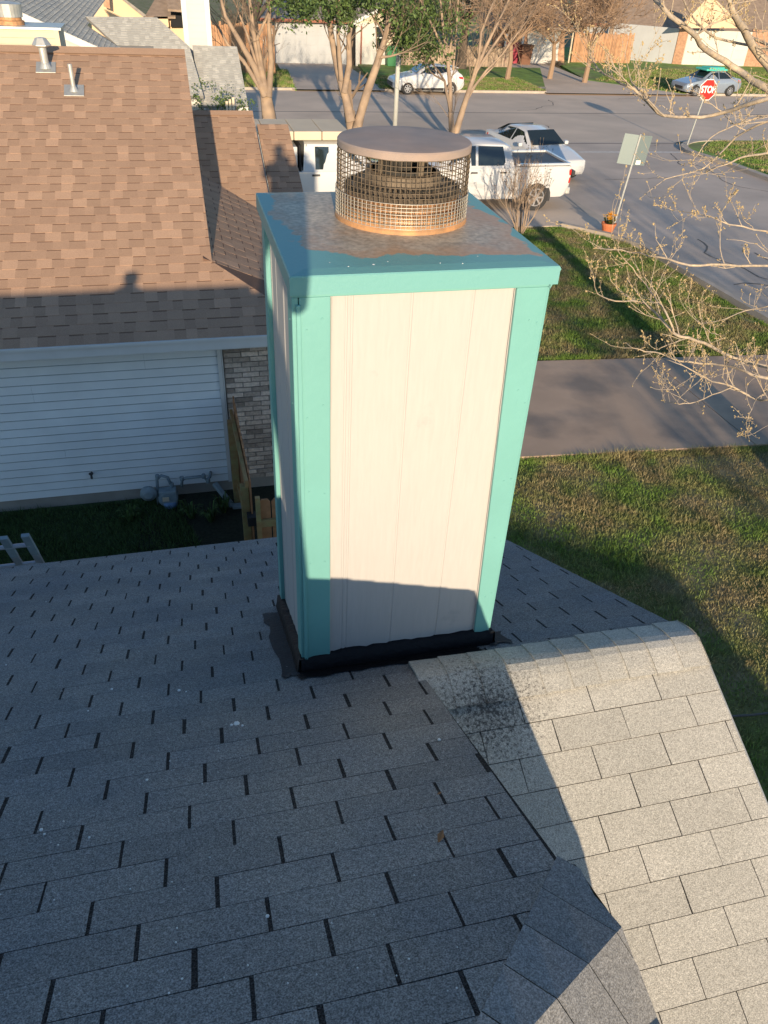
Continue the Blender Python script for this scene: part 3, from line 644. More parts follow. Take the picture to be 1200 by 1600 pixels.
# white flecks on the cap
fl = MB()
for q in [(0.42,2.30),(0.55,2.27),(0.60,2.29),(0.71,2.33),(0.76,2.26),(0.83,2.25),(0.47,2.26),(1.0,2.35),(0.9,2.31),(0.52,2.42)]:
    r_ = random.uniform(.002, .006); fl.lathe((q[0], q[1], capz+.003), [(r_, 0), (r_*.7, .002)], 7)
fl.build('paint_fleck', MT['dropping'], chim, kind='stuff')
# flue top
FX, FY, FR = 0.765, 2.77, 0.226
lt = MB(); lt.lathe((FX, FY, capz+.004), [(FR+.012, 0), (FR+.012, .012), (FR-.002, .03), (FR-.004, .055), (FR-.02, .058)], 48); lt.build('base_ring', MT['rust'], chim, smooth=False)
lt = MB(); lt.lathe((FX, FY, capz+.05), [(FR-.035, 0), (FR-.035, .045)], 48, caps=False); lt.build('inner_band', MT['rust'], chim)
# louvred storm collar: stepped cone with slots
def louvre(r0, r1, z0, z1, n, name):
    mb = MB()
    mb.lathe((FX, FY, capz), [(r0, z0), (r1, z1)], 48, caps=False); mb.build(name, MT['collar'], chim)
    mb = MB()
    for i in range(n):
        a = 2*math.pi*i/n; rm = (r0+r1)/2; zm = (z0+z1)/2
        for rr, zz in ((r0*.75+r1*.25, z0*.75+z1*.25), (r0*.3+r1*.7, z0*.3+z1*.7)):
            c = (FX+rr*math.cos(a), FY+rr*math.sin(a), capz+zz+.004)
            mb.box(c, (0.026, 0.006, 0.006), rz=a+.35)
    mb.build('louvre_slots', MT['soot'], chim, kind='stuff')
louvre(FR-.018, FR-.085, .098, .135, 56, 'storm_collar')
lt = MB(); lt.lathe((FX, FY, capz), [(FR-.018, .098), (FR-.03, .085), (FR-.034, .05)], 48, caps=False); lt.build('collar_skirt', MT['rust'], chim)
lt = MB(); lt.lathe((FX, FY, capz+.13), [(FR-.085, 0), (FR-.095, .03), (FR-.11, .035)], 40, caps=False); lt.build('inner_collar', MT['collar'], chim)
lt = MB(); lt.lathe((FX, FY, capz+.10), [(0.10, 0), (0.10, .075), (.093, .075), (.093, 0)], 32, caps=False); lt.build('flue_pipe', MT['soot'], chim)
for k in range(4):
    a = .4+k*math.pi/2; mb = MB(); mb.bar((FX+.10*math.cos(a), FY+.10*math.sin(a), capz+.14), (FX+.10*math.cos(a), FY+.10*math.sin(a), capz+.25), .022, .003, up=(math.cos(a), math.sin(a), 0)); mb.build('strap', MT['collar'], chim)
ZL = -0.528
lt = MB(); lt.lathe((FX, FY, ZL), [(FR+.001, -.022), (FR+.004, -.022), (FR+.005, -.002), (FR+.001, .003), (FR-.03, .006), (0.001, .010)], 64); o = lt.build('lid', MT['lid'], chim); smooth_auto(o, 40)
# wire mesh: every wire modelled
wm = MB(); nv = 84; z0w, z1w = capz+.03, ZL-.012
for i in range(nv):
    a = 2*math.pi*(i+random.uniform(-.12,.12))/nv; r_ = FR+.002
    wob = random.uniform(-.002, .002)
    wm.tube([(FX+(r_+(wob if q in (1,2) else 0))*math.cos(a), FY+(r_+(wob if q in (1,2) else 0))*math.sin(a), z0w+(z1w-z0w)*q/3) for q in range(4)], 0.00145, 4, caps=False)
nh = 13
for j in range(nh):
    z = z0w+(z1w-z0w)*(j+.4)/nh; r_ = FR+.0045
    wm.tube([(FX+r_*math.cos(2*math.pi*i/60), FY+r_*math.sin(2*math.pi*i/60), z+math.sin(i*.9+j)*.0008) for i in range(61)], 0.00145, 4, caps=False)
wm.build('wire_mesh', MT['wire'], chim)
wm = MB()
for i in range(nv*1):
    a = 2*math.pi*(i+.5)/nv; r_ = FR+.008; wm.tube([(FX+r_*math.cos(a), FY+r_*math.sin(a), capz+.022), (FX+r_*math.cos(a), FY+r_*math.sin(a), capz+.105)], 0.0011, 4, caps=False)
for j in range(8):
    z = capz+.024+j*.0115; r_ = FR+.0095
    wm.tube([(FX+r_*math.cos(2*math.pi*i/60), FY+r_*math.sin(2*math.pi*i/60), z) for i in range(61)], 0.0011, 4, caps=False)
wm.build('outer_wire_mesh', MT['wire_light'], chim)
# bits lying on the roof
def leaf_at(x_, y_, s_, n_='dry_leaf', lab='', m='deadleaf'):
    z = zA(y_)+.008; mb = MB(); a = random.uniform(0, 3)
    ca, sa = math.cos(a)*s_, math.sin(a)*s_
    mb.add([(x_-ca, y_-sa, z), (x_-sa*.45, y_+ca*.45, z+s_*.25), (x_+ca, y_+sa, z+s_*.1), (x_+sa*.45, y_-ca*.45, z+s_*.3), (x_, y_, z+s_*.05)], [(0,1,4), (1,2,4), (2,3,4), (3,0,4)])
    o = mb.build(n_, MT[m]); tag(o, lab, 'leaf'); return o
def Apx(x_, y_): return atP(x_, y_, np.array([0, TA, 1.0]), -1.45)
p = Apx(688, 1310); leaf_at(p[0], p[1], .022, lab='curled brown leaf lying across a shingle slot low on the shaded roof')
p = Apx(686, 1242); leaf_at(p[0], p[1], .009, lab='tiny brown leaf scrap stuck in a slot above the curled leaf')
sp = MB()
for (x_, y_, r_) in [(370,1132,.012),(362,1134,.006),(379,1135,.005),(418,1433,.005),(686,1157,.006),(230,1220,.005),(70,1305,.004),(140,1310,.004),(65,1298,.006),(280,1080,.007),(291,1082,.004),(175,1078,.006),(138,1112,.004),(285,1531,.003),(10,1040,.004),(100,1285,.003),(715,1130,.003)]+[(random.uniform(0,800), random.uniform(930,1590), random.uniform(.0012,.003)) for _ in range(60)]:
    p = Apx(x_, y_)
    if 0.25 < p[0] and p[1] > 2.2: continue
    sp.lathe((p[0], p[1], zA(p[1])+.0055), [(r_, 0), (r_*.6, .002)], 6)
for (x_, y_, r_) in [(455,1160,.01),(270,1081,.01),(362,1133,.012)]: pass
sp.build('dropping', MT['dropping'], roof, kind='stuff')
# unseen stand-in added on the ridge for its head-like shadow on the neighbour's roof
rv = thing('ridge_stand_in', 'round hooded stand-in for an unseen shadow caster on the ridge left of the photographer', 'vent', (-1.83, YR-.03, ZR))
mb = MB(); mb.lathe((-1.83, YR-.03, ZR-.03), [(.24, .03), (.20, .09), (.10, .13), (.055, .16), (.05, .19)], 20); mb.build('stand_in_base', MT['galv'], rv)
mb = MB(); mb.lathe((-1.83, YR-.03, ZR), [(.02, .13), (.075, .15), (.09, .19), (.065, .235), (.01, .25)], 20); mb.build('stand_in_hood', MT['galv'], rv, smooth=True)

# =================================================================== PHOTOGRAPHER (behind the lens; casts the shadow)
def person():
    t = thing('person', 'photographer in dark work clothes standing on the ridge, phone held out in both hands', 'person', (-0.2, -0.2, ZR-.12))
    J = dict(pel=(-.23,-.30,-.62), ab=(-.235,-.30,-.42), ch=(-.23,-.30,-.20), nk=(-.17,-.28,.03), hd=(-.15,-.27,.14), ht=(-.15,-.27,.25),
             sl=(-.37,-.29,-.06), el=(-.40,-.14,-.30), wl=(-.07,.0-.06,-.10), sr=(-.05,-.27,-.07), er=(-.01,-.17,-.40), wr=(.045,-.05,-.10),
             kl=(-.34,-.16,-1.05), al=(-.36,-.28,-1.50), tl=(-.36,-.14,-1.58), kr=(-.06,-.16,-1.05), ar=(-.03,-.28,-1.50), tr=(-.03,-.14,-1.56), hl=(-.29,-.30,-.66), hr=(-.11,-.30,-.66))
    names = list(J); E_ = [('pel','ab'),('ab','ch'),('ch','nk'),('nk','hd'),('hd','ht'),('ch','sl'),('sl','el'),('el','wl'),('ch','sr'),('sr','er'),('er','wr'),('pel','hl'),('hl','kl'),('kl','al'),('al','tl'),('pel','hr'),('hr','kr'),('kr','ar'),('ar','tr')]
    rad = dict(pel=.13, ab=.115, ch=.115, nk=.055, hd=.095, ht=.07, sl=.065, el=.045, wl=.028, sr=.065, er=.045, wr=.028, kl=.06, al=.045, tl=.04, kr=.06, ar=.045, tr=.04, hl=.09, hr=.09)
    me = bpy.data.meshes.new('body'); off = Vector(t['_w'])
    me.from_pydata([tuple(Vector(J[n])-off) for n in names], [(names.index(a), names.index(b)) for a, b in E_], [])
    o = bpy.data.objects.new('body', me); C.objects.link(o); o.parent = t; me.materials.append(MT['cloth'])
    sk_ = o.modifiers.new('skin', 'SKIN'); 
    for i, n in enumerate(names): me.skin_vertices[0].data[i].radius = (rad[n], rad[n]*.9)
    me.skin_vertices[0].data[0].use_root = True
    sb = o.modifiers.new('sub', 'SUBSURF'); sb.levels = 2; sb.render_levels = 2
    # head skin and cap
    h = MB(); h.lathe((-.15,-.27,.06), [(.045,-.04),(.065,-.01),(.082,.05),(.088,.11),(.075,.165),(.03,.195)], 16); h.build('head', MT['skin'], t, smooth=True)
    h = MB(); h.lathe((-.15,-.28,.15), [(.094,0),(.092,.05),(.07,.1),(.02,.12)], 16); h.box((-.15,-.17,.155),(.13,.09,.01)); h.build('hair', MT['black'], t)
    # hands: palm and five fingers each
    for sgn, wx in ((-1,-.07),(1,.05)):
        hb = MB(); hb.tube([(wx,-.055,-.10),(wx+.0*sgn,-.045,-.05),(wx,-.038,-.015)], [.024,.034,.028], 8)
        for k in range(4):
            L2 = (.062,.070,.066,.052)[k]; zz = -.02-.019*k+.02
            hb.tube([(wx,-.035,zz),(wx-sgn*.012,-.022,zz+.004),(wx-sgn*.012-sgn*L2*.3,-.012,zz+.006)], [.009,.008,.0065], 6)
        hb.tube([(wx-sgn*.01,-.055,-.06),(wx-sgn*.03,-.05,-.03),(wx-sgn*.035,-.035,-.005)], [.012,.010,.008], 6)
        hb.build('hand', MT['skin'], t, smooth=True)
    # boots
    for q in ('l','r'):
        x_, y_, z_ = J['a'+q]; b_ = MB(); b_.tube([(x_, y_-.05, z_-.06), (x_, y_+.08, z_-.075), (x_, y_+.20, z_-.085)], [.05,.052,.04], 10); b_.build('boot', MT['black'], t, smooth=True)
    return t
person()
ph = MB(); ph.box((0.0, -.013, -.045), (.075, .008, .15)); tag(ph.build('phone', MT['black'], bevel=.003), 'black phone held up by the photographer', 'phone')

# =================================================================== NEIGHBOUR: brown roof
NB = thing('brown_roofed_house', 'neighbouring house with brown architectural shingles and pale lap siding across the side yard', 'house', (-1, 11, -6))
m5 = 5/12; cN = math.cos(math.atan(m5)); e0 = np.array([0, 8.3, -3.61])
def zN(Y): return -3.61+m5*(Y-8.3)
YRN = 13.62; XR1 = 0.285; Hx, Hy = 0.285, 9.43
Xe = Hx+(Hy-8.3)      # hip meets the eave
dk = MB()
quad3(dk, [(-7, 8.3, zN(8.3)), (Xe, 8.3, zN(8.3)), (Hx, Hy, zN(Hy)), (XR1, YRN, zN(YRN)), (-7, YRN, zN(YRN))], .06)
rN = dk.build('roof', MT['brown_under'], NB)
fN = Field(rN, 'shingle', MT['sh_brown'], 300)
LN = (YRN-8.3)/cN
def du(X, Y): return (X, (YRN-Y)/cN)
fN.plane((0, YRN, zN(YRN)), (1,0,0), (0,-1,-m5), [[du(-4.2,8.28), du(Xe,8.28), du(Hx,Hy), du(-4.2,Hy)], [du(-4.2,Hy), du(Hx,Hy), du(XR1,YRN), du(-4.2,YRN)]], (0, 45), 0.2, 0.152, 0, 0.0045, mode='arch')
fN.build('shingle_field')
# ridge cap of the high roof and rake edge
rc = MB()
rc.prism([(-7, YRN-.14, zN(YRN)-.035), (-7, YRN, zN(YRN)+.035), (-7, YRN+.14, zN(YRN)-.035)], (7+XR1, 0, 0)); rc.build('ridge_cap', MT['sh_brown'], rN, tones=True)
rb = MB(); quad3(rb, [(-7, YRN, zN(YRN)), (XR1, YRN, zN(YRN)), (XR1, YRN+4, zN(YRN)-4*m5), (-7, YRN+4, zN(YRN)-4*m5)], .06); rb.build('roof', MT['sh_brown'], NB)
gb = MB(); gb.prism([(XR1-.12, Hy-.1, -3.25), (XR1-.12, YRN, zN(YRN)-.08), (XR1-.12, YRN+4, zN(YRN)-4*m5-.08), (XR1-.12, YRN+4, -6), (XR1-.12, Hy+3, -6)], (-.05, 0, 0)); gb.build('wall', MT['siding'], NB)
bb = MB(); bb.bar((XR1-.012, Hy+.02, zN(Hy)-.09), (XR1-.012, YRN, zN(YRN)-.09), .02, .12); bb.build('rake_board', MT['siding'], NB)
# hip face (rows run away from the lens)
def zH(X): return zN(Hy)-m5*(X-Hx)
Yv = 13.60; XV = .682     # where the hip face meets the lower roof
zW0 = zH(XV)
def zW(Y): return zW0+m5*(Y-Yv)
h2 = MB(); quad3(h2, [(Hx-.1, Hy, zH(Hx-.1)), (Hx, Hy, zN(Hy)), (Xe, 8.3, zH(Xe)), (Xe, Yv-(zH(XV)-zH(Xe))/m5, zH(Xe)), (Hx-.1, Yv+(zH(Hx-.1)-zW0)/m5, zH(Hx-.1))], .05)
rH = h2.build('hip_roof', MT['brown_under'], NB)
fH = Field(rH, 'shingle', MT['sh_brown'], 120)
def yv(X): return Yv+(zH(X)-zW0)/m5
fH.plane((Hx-.1, 0, zH(Hx-.1)), (0,1,0), (1,0,-m5), [[(Hy,0), (Hy,.1/cN), (8.3,(Xe-Hx+.1)/cN), (yv(Xe),(Xe-Hx+.1)/cN), (yv(Hx-.1),0)]], (0, 11), 0.2, 0.152, 0, 0.0045, mode='arch')
fH.build('shingle_field')
# lower street-side roofs
YW = 15.52
w2 = MB(); quad3(w2, [(XR1-.1, yv(XR1-.1), zW(yv(XR1-.1))), (1.42, yv(1.42), zW(yv(1.42))), (1.42, YW, zW(YW)), (XR1-.1, YW, zW(YW))], .06); rW = w2.build('lower_roof', MT['brown_under'], NB)
fW = Field(rW, 'shingle', MT['sh_brown'], 160)
def dw(X, Y): return (X, (YW-Y)/cN)
fW.plane((0, YW, zW(YW)), (1,0,0), (0,-1,-m5), [[dw(XR1-.1, yv(XR1-.1)), dw(1.42, yv(1.42)), dw(1.42, YW), dw(XR1-.1, YW)]], (0, 28), 0.2, 0.152, 0, 0.0045, mode='arch')
fW.build('shingle_field')
rc = MB(); rc.prism([(XR1-.1, YW-.12, zW(YW)-.03), (XR1-.1, YW, zW(YW)+.025), (XR1-.1, YW+.12, zW(YW)-.03)], (1.42-XR1+.1, 0, 0)); rc.build('ridge_cap', MT['sh_brown'], rW, tones=True)
dz3 = -.28; YW3 = 15.66
w3 = MB(); quad3(w3, [(1.5, 12.2, zW(12.2)+dz3), (2.07, 12.2, zW(12.2)+dz3), (2.07, YW3, zW(YW3)+dz3), (1.5, YW3, zW(YW3)+dz3)], .06); r3 = w3.build('porch_roof', MT['brown_under'], NB)
f3 = Field(r3, 'shingle', MT['sh_brown'], 120)
f3.plane((0, YW3, zW(YW3)+dz3), (1,0,0), (0,-1,-m5), [[dw(1.5,12.2+(YW-YW3)), dw(2.07,12.2+(YW-YW3)), dw(2.07,YW), dw(1.5,YW)]], (0, 26), 0.2, 0.152, 0, 0.0045, mode='arch')
f3.build('shingle_field')
for (xa, xb, yb, zt_) in ((XR1-.1, 1.36, YW+.3, zW(YW)-.12), (1.42, 1.99, YW3-.1, zW(YW3)+dz3-.15)):
    mb = MB(); mb.box(((xa+xb)/2, (12.5+yb)/2, (zt_-1.25-6.2)/2), (xb-xa-.02, yb-12.5, 6.2+zt_-1.25)); mb.build('wall', MT['siding'], NB)
    mb = MB(); mb.prism([(xb-.02, 12.5, zt_-1.3), (xb-.02, yb, zt_-1.3), (xb-.02, yb, zt_-.0)], (-(xb-xa)+.04, 0, 0)); mb.build('gable_wall', MT['siding'], NB)
# fascia, wall, lap siding one board at a time
fa = MB(); fa.box(((-7+Xe)/2, 8.30, zN(8.3)-.085), (7+Xe, .025, .12)); fa.box(((-7+Xe)/2, 8.275, zN(8.3)-.02), (7+Xe, .03, .03)); fa.build('fascia', MT['white'], NB)
so = MB(); so.box(((-7+Xe)/2, 8.5, zN(8.3)-.15), (7+Xe, .40, .02)); so.build('soffit', MT['white'], NB)
XB = 0.235
wl2 = MB(); wl2.box(((-7+XB)/2, 8.80, -4.9), (7+XB, .12, 2.2)); wN = wl2.build('wall', MT['meter'], NB)
nrow = 18; zlo = -5.835; ex = .1125
for i in range(nrow):
    z0 = zlo+i*ex; brk = [(-4.2, XB)]
    if i in (12, 13): brk = [(-4.2, -1.92), (-1.918, XB)]
    elif i in (15, 16): brk = [(-4.2, -.62), (-.618, XB)]
    elif i == 5: brk = [(-4.2, -1.72), (-1.718, XB)]
    for a, b in brk:
        mb = MB(); mb.add([(a, 8.716, z0), (b, 8.716, z0), (b, 8.731, z0+ex-.017), (a, 8.731, z0+ex-.017), (a, 8.737, z0), (b, 8.737, z0), (b, 8.739, z0+ex-.017), (a, 8.739, z0+ex-.017)], [(0,1,2,3), (0,1,5,4), (3,2,6,7), (0,3,7,4), (1,2,6,5)])
        mb.build('siding_board', MT['siding'], wN)
cp = MB(); cp.box((XB+.012, 8.70, -4.82), (.045, .035, 2.03)); cp.box((XB+.045, 8.70, -4.82), (.012, .03, 2.03)); cp.build('corner_post', MT['white'], NB)
fd = MB(); fd.box(((-7+2.0)/2, 8.82, -5.98), (9.0, .17, .30)); fd.build('foundation', MT['concrete'], NB)
# brick return, brick by brick
bw = MB(); bw.box((1.15, 8.83, -4.83), (1.78, .18, 2.02)); wB = bw.build('brick_wall', MT['mortar'], NB)
bz = -5.835; cr_ = 0
variants = []
while bz < -3.86:
    x_ = XB+.07-(.105 if cr_ % 2 else 0)
    while x_ < 1.9:
        a = max(x_, XB+.07); b = min(x_+.195, 1.9)
        if b-a > .04:
            mb = MB(); pr = random.uniform(0, .008); mb.box(((a+b)/2, 8.735-pr/2, bz+.029), (b-a, .02+pr, .054+random.uniform(-.004,.003)), tone=random.random())
            mb.build('brick', MT['brick'], wB, tones=True)
        x_ += .209
    bz += .068; cr_ += 1
# vent pipes on the brown roof
def vent(px, py, h, r_, hood, lab):
    k = zN(0); n = np.array([0, -m5, 1.0]); P = atP(px, py, n, n@np.array([0,8.3,-3.61])); t = thing('vent_pipe', lab, 'vent', tuple(P))
    mb = MB(); mb.tube([P-np.array([0,0,.05]), P+np.array([0,0,h])], r_, 14); mb.build('pipe', MT['galv'], t, smooth=False)
    mb = MB(); mb.prism([(P[0]-.13, P[1]-.12, P[2]-.12*m5+.012), (P[0]+.13, P[1]-.12, P[2]-.12*m5+.012), (P[0]+.13, P[1]+.12, P[2]+.12*m5+.012), (P[0]-.13, P[1]+.12, P[2]+.12*m5+.012)], (0,0,.006)); mb.build('flashing', MT['galv'], t)
    mb = MB(); mb.lathe(tuple(P), [(r_+.035, 0), (r_+.012, .05), (r_+.002, .07)], 14); mb.build('boot', MT['galv'], t)
    if hood:
        mb = MB(); mb.lathe((P[0], P[1], P[2]+h), [(r_, -.02), (r_+.075, .01), (r_+.075, .02), (r_+.02, .10), (r_-.02, .105)], 6); mb.build('hood', MT['galv'], t)
vent(72, 107, .27, .052, True, 'thick galvanised vent pipe with a six-sided hood near the brown ridge')
vent(116, 143, .33, .030, False, 'thin plain vent pipe on the brown roof, right of the hooded one')
# pale chimney box behind the brown ridge
nc = MB(); zc = atY(90, 47, 14.6)[2]; nc.prism([(-3.4, 14.6, -2.2), (-1.55, 14.6, -2.2), (-1.55, 14.6, zc), (-3.4, 14.6, zc)], (0, .75, 0)); nC = nc.build('chimney', MT['cream'], NB, label='cream boxed chimney with a rusty round flue top')
for k in range(3):
    mb = MB(); mb.box((-2.47, 14.59, zc-.07-.085*k), (1.83, .012, .078)); mb.build('siding_board', MT['cream'], nC)
mb = MB(); mb.box((-1.585, 14.588, zc-.35), (.07, .03, .7)); mb.build('corner_board', MT['cream'], nC)
mb = MB(); mb.box((-2.47, 14.98, zc+.015), (1.92, .84, .03)); mb.build('cap', MT['galv'], nC)
mb = MB(); mb.lathe((-2.26, 14.95, zc+.03), [(.20, 0), (.20, .05), (.17, .06), (.17, .10)], 24); mb.build('base_ring', MT['rust'], nC)
mb = MB(); mb.lathe((-2.26, 14.95, zc+.13), [(.185, 0), (.19, .0), (.20, .17), (.02, .20)], 24); mb.build('flue_cover', MT['galv'], nC)

# --- side yard between the houses: gas meter, tap, fence, ladder
gm = thing('gas_meter', 'grey gas meter with its regulator and bent pipes against the pale siding', 'gas meter', (-.35, 8.5, -6))
def pxw(x_, y_, Y=8.55): return tuple(atY(x_, y_, Y))
a = pxw(262, 775); ax_, ay_, az_ = a
mb = MB(); mb.lathe((ax_+.01, 8.50, az_+.02), [(.10, -.07), (.125, -.06), (.125, .06), (.10, .07)], 18, axis='y'); mb.box((ax_+.01, 8.5, az_+.09), (.22, .13, .10)); mb.build('meter_body', MT['meter'], gm, bevel=.01)
mb = MB(); mb.lathe((ax_+.02, 8.50, az_-.17), [(.05, 0), (.09, .03), (.105, .14)], 18); mb.build('meter_bowl', MT['meterblue'], gm, smooth=True)
mb = MB(); mb.box((ax_-.02, 8.418, az_+.04), (.08, .01, .06)); mb.build('meter_dial', MT['cream'], gm)
s1_ = pxw(232, 766); mb = MB(); mb.lathe((s1_[0], 8.47, s1_[2]), [(.03, .04), (.10, .03), (.105, -.01), (.05, -.05)], 18, axis='y'); mb.build('regulator', MT['meter'], gm)
mb = MB(); rz_ = pxw(247, 800)
mb.tube([pxw(249, 815), pxw(246, 760), pxw(245, 748), pxw(252, 743), pxw(262, 746), pxw(268, 760)], .020, 8); mb.tube([pxw(247, 768), pxw(235, 766)], .022, 8); mb.build('inlet_pipe', MT['meter'], gm, smooth=True)
mb = MB(); mb.tube([pxw(284, 760), pxw(284, 750), pxw(290, 747), pxw(318, 744), pxw(323, 751), pxw(328, 745), tuple(atY(329, 738, 8.72))], .020, 8); mb.build('outlet_pipe', MT['meter'], gm, smooth=True)
for q in ((246,745),(268,757),(284,748),(318,744),(325,751)):
    c_ = pxw(*q); mb = MB(); mb.lathe(c_, [(.027, -.028), (.03, 0), (.027, .028)], 8); mb.build('fitting', MT['meter'], gm)
tp = atY(143, 744, 8.66); mb = MB(); mb.tube([(tp[0], 8.73, tp[2]+.01), (tp[0], 8.66, tp[2]+.01), (tp[0], 8.64, tp[2]-.03)], .014, 7); mb.lathe((tp[0], 8.66, tp[2]+.03), [(.028, 0), (.028, .012)], 8); o = mb.build('garden_tap', MT['black']); tag(o, 'small dark tap poking out of the pale siding', 'tap')
# pine gate frame running from the wall towards the near house
ft = thing('wooden_fence', 'new pine fence running out from the corner by the brick, seen end-on', 'fence', (.3, 8, -6))
def zpx(x_, y_, Y): return atY(x_, y_, Y)
pa = zpx(357, 658, 8.35); mb = MB(); mb.box((pa[0]+.03, 8.35, (-6+pa[2])/2), (.09, .09, pa[2]+6)); mb.build('post', MT['pine'], ft, bevel=.004)
pb = zpx(377, 758, 7.15); mb = MB(); mb.box((pb[0]+.03, 7.15, (-6+pb[2])/2), (.09, .09, pb[2]+6)); mb.build('post', MT['pine'], ft, bevel=.004)
for k in range(11):
    y_ = 8.55-.145*k; zt_ = -4.52-.020*k; mb = MB(); w_ = .138
    x_ = .36+.004*k
    mb.prism([(x_, y_-w_/2, -5.95), (x_, y_+w_/2, -5.95), (x_, y_+w_/2, zt_-.03), (x_, y_+w_/4, zt_), (x_, y_-w_/4, zt_), (x_, y_-w_/2, zt_-.03)], (.018, 0, 0)); mb.build('picket', MT['cedar'], ft)
for z_ in (-4.75, -5.65):
    mb = MB(); mb.bar((.33, 8.6, z_), (.37, 6.98, z_), .038, .085); mb.build('rail', MT['pine'], ft)
mb = MB(); mb.box((.40, 7.02, -5.25), (.10, .12, .12)); mb.build('latch', MT['black'], ft)
gt = thing('fence_gate', 'orange dog-eared picket gate tucked beside the chimney foot', 'gate', (.7, 6.6, -6))
for k in range(5):
    x_ = .53+.135*k; zt_ = -4.80; mb = MB(); mb.prism([(x_-.06, 6.75, -5.9), (x_+.06, 6.75, -5.9), (x_+.06, 6.75, zt_-.05), (x_+.03, 6.75, zt_-.01), (x_-.03, 6.75, zt_-.01), (x_-.06, 6.75, zt_-.05)], (0, .018, 0)); mb.build('picket', MT['cedar'], gt)
mb = MB(); mb.box((.80, 6.72, -5.1), (.68, .04, .085)); mb.build('rail', MT['pine'], gt)
mb = MB(); mb.box((.455, 6.72, -5.35), (.05, .05, 1.2)); mb.build('post', MT['pine'], gt)
# mulch and plants on the ground between
mu = MB(); pts = [(-0.9, 8.55), (-.95, 7.6), (-.6, 7.0), (.2, 6.6), (2.4, 6.5), (2.4, 8.72), (-0.9, 8.72)]; mu.add([(x_, y_, -5.992) for x_, y_ in pts], [tuple(range(len(pts)))]); struct(mu.build('mulch_bed', MT['mulch']))
def tuft(x_, y_, n, h_, lab, m='bladedark', grp=None):
    mb = MB()
    for i in range(n):
        a = random.uniform(0, 6.28); l_ = h_*random.uniform(.6, 1.1); s_ = random.uniform(.2, .7); w_ = .008
        px, py = -math.sin(a)*w_, math.cos(a)*w_
        p0 = (x_+math.cos(a)*.03, y_+math.sin(a)*.03, -5.995); p1 = (p0[0]+math.cos(a)*l_*s_*.5, p0[1]+math.sin(a)*l_*s_*.5, -6+l_*.8); p2 = (p0[0]+math.cos(a)*l_*s_, p0[1]+math.sin(a)*l_*s_, -6+l_*.75)
        mb.add([(p0[0]-px, p0[1]-py, p0[2]), (p0[0]+px, p0[1]+py, p0[2]), (p1[0]+px, p1[1]+py, p1[2]), (p1[0]-px, p1[1]-py, p1[2]), p2], [(0,1,2,3), (3,2,4)], random.random())
    o = mb.build('grass_tuft', MT[m], tones=True); tag(o, lab, 'plant', grp)
for q, lab in (((300,810),'strappy grass clump right of the gas meter'), ((330,815),'strappy grass clump midway between gas meter and pine fence'), ((350,800),'strappy grass clump nearest the pine fence post'), ((205,815),'low grass clump left of the gas meter regulator')):
    P = atZ(*q, -6); tuft(P[0], P[1], 40, .28, lab)
dv = MB(); P = atZ(358, 795, -6); dv.bar((P[0]-.15, P[1]+.25, -5.75), (P[0]+.05, P[1]-.05, -5.93), .07, .05); dv.bar((P[0]+.05, P[1]-.05, -5.93), (P[0]+.25, P[1]-.1, -5.9), .08, .05)
o = dv.build('downspout_elbow', MT['meter'], bevel=.01); tag(o, 'loose bent grey downspout piece lying by the pine fence', 'pipe')
# ladder leaning on our eave
ld = thing('ladder', 'aluminium ladder whose dark end caps stick up past our eave at the left', 'ladder', (-1.5, 4.6, -6))
for xx, (qx, qy) in zip((0, 1), ((5, 840), (39, 836))):
    top_ = atY(qx, qy, 4.68); bot_ = top_+np.array([0.02, 1.1, -2.6-.0]); bot_[2] = -6.0
    mid = top_+(bot_-top_)*.10
    mb = MB(); mb.bar(top_, mid, .03, .055, up=(1,0,0)); mb.build('end_cap', MT['meter'], ld, bevel=.004)
    mb = MB(); mb.bar(mid, bot_, .024, .05, up=(1,0,0)); mb.build('rail', MT['alu'], ld)
    if xx == 0: tl_, bl_ = top_, bot_
    else: tr_, br_ = top_, bot_
for k in range(9):
    f_ = .05+.1*k; a = tl_+(bl_-tl_)*f_; b = tr_+(br_-tr_)*f_; mb = MB(); mb.tube([a+np.array([-.18,0,0]), b], .017, 8); mb.build('rung', MT['alu'], ld)
# =================================================================== STREETS, DRIVES, LAWNS
CX = 11.9                       # near kerb of the side street (runs away from the lens)
CF0, CF1 = 34.2, 50.9           # cross street: near and far kerb
WX = 22.3                       # far side of the side street
strip('side_street', [y for y in (-60, 0, 9, 20, 30, 34.2)], CX, WX, MT['road2'], 0.0)
strip('cross_street', [34.2, 40, 46, 50.9], -120, 220, MT['road'], 0.0)
# rounded corner fill of asphalt is under the kerb returns
def lawn(name, pts, m='lawn', dz=0.10):
    mb = MB(); n = len(pts)
    mb.add([(x, y, gz(y)+dz) for x, y in pts]+[(x, y, gz(y)-.1) for x, y in pts], [tuple(range(n))]+[(i, n+i, n+(i+1)%n, (i+1)%n) for i in range(n)])
    return struct(mb.build(name, MT[m]))
def arc(cx, cy, r, a0, a1, n=8): return [(cx+r*math.cos(R(a0+(a1-a0)*i/n)), cy+r*math.sin(R(a0+(a1-a0)*i/n))) for i in range(n+1)]
def kerb(name, pts, w=.16, h=.13, m='curb'):
    mb = MB()
    for i in range(len(pts)-1):
        a, b = pts[i], pts[i+1]; L_ = math.dist(a, b); k = max(1, int(L_/3))
        for j in range(k):
            p = (a[0]+(b[0]-a[0])*j/k, a[1]+(b[1]-a[1])*j/k); q = (a[0]+(b[0]-a[0])*(j+1)/k, a[1]+(b[1]-a[1])*(j+1)/k)
            mb.bar((p[0], p[1], gz(p[1])+h/2-.02), (q[0], q[1], gz(q[1])+h/2-.02), w, h+.04)
    return struct(mb.build(name, MT[m]))
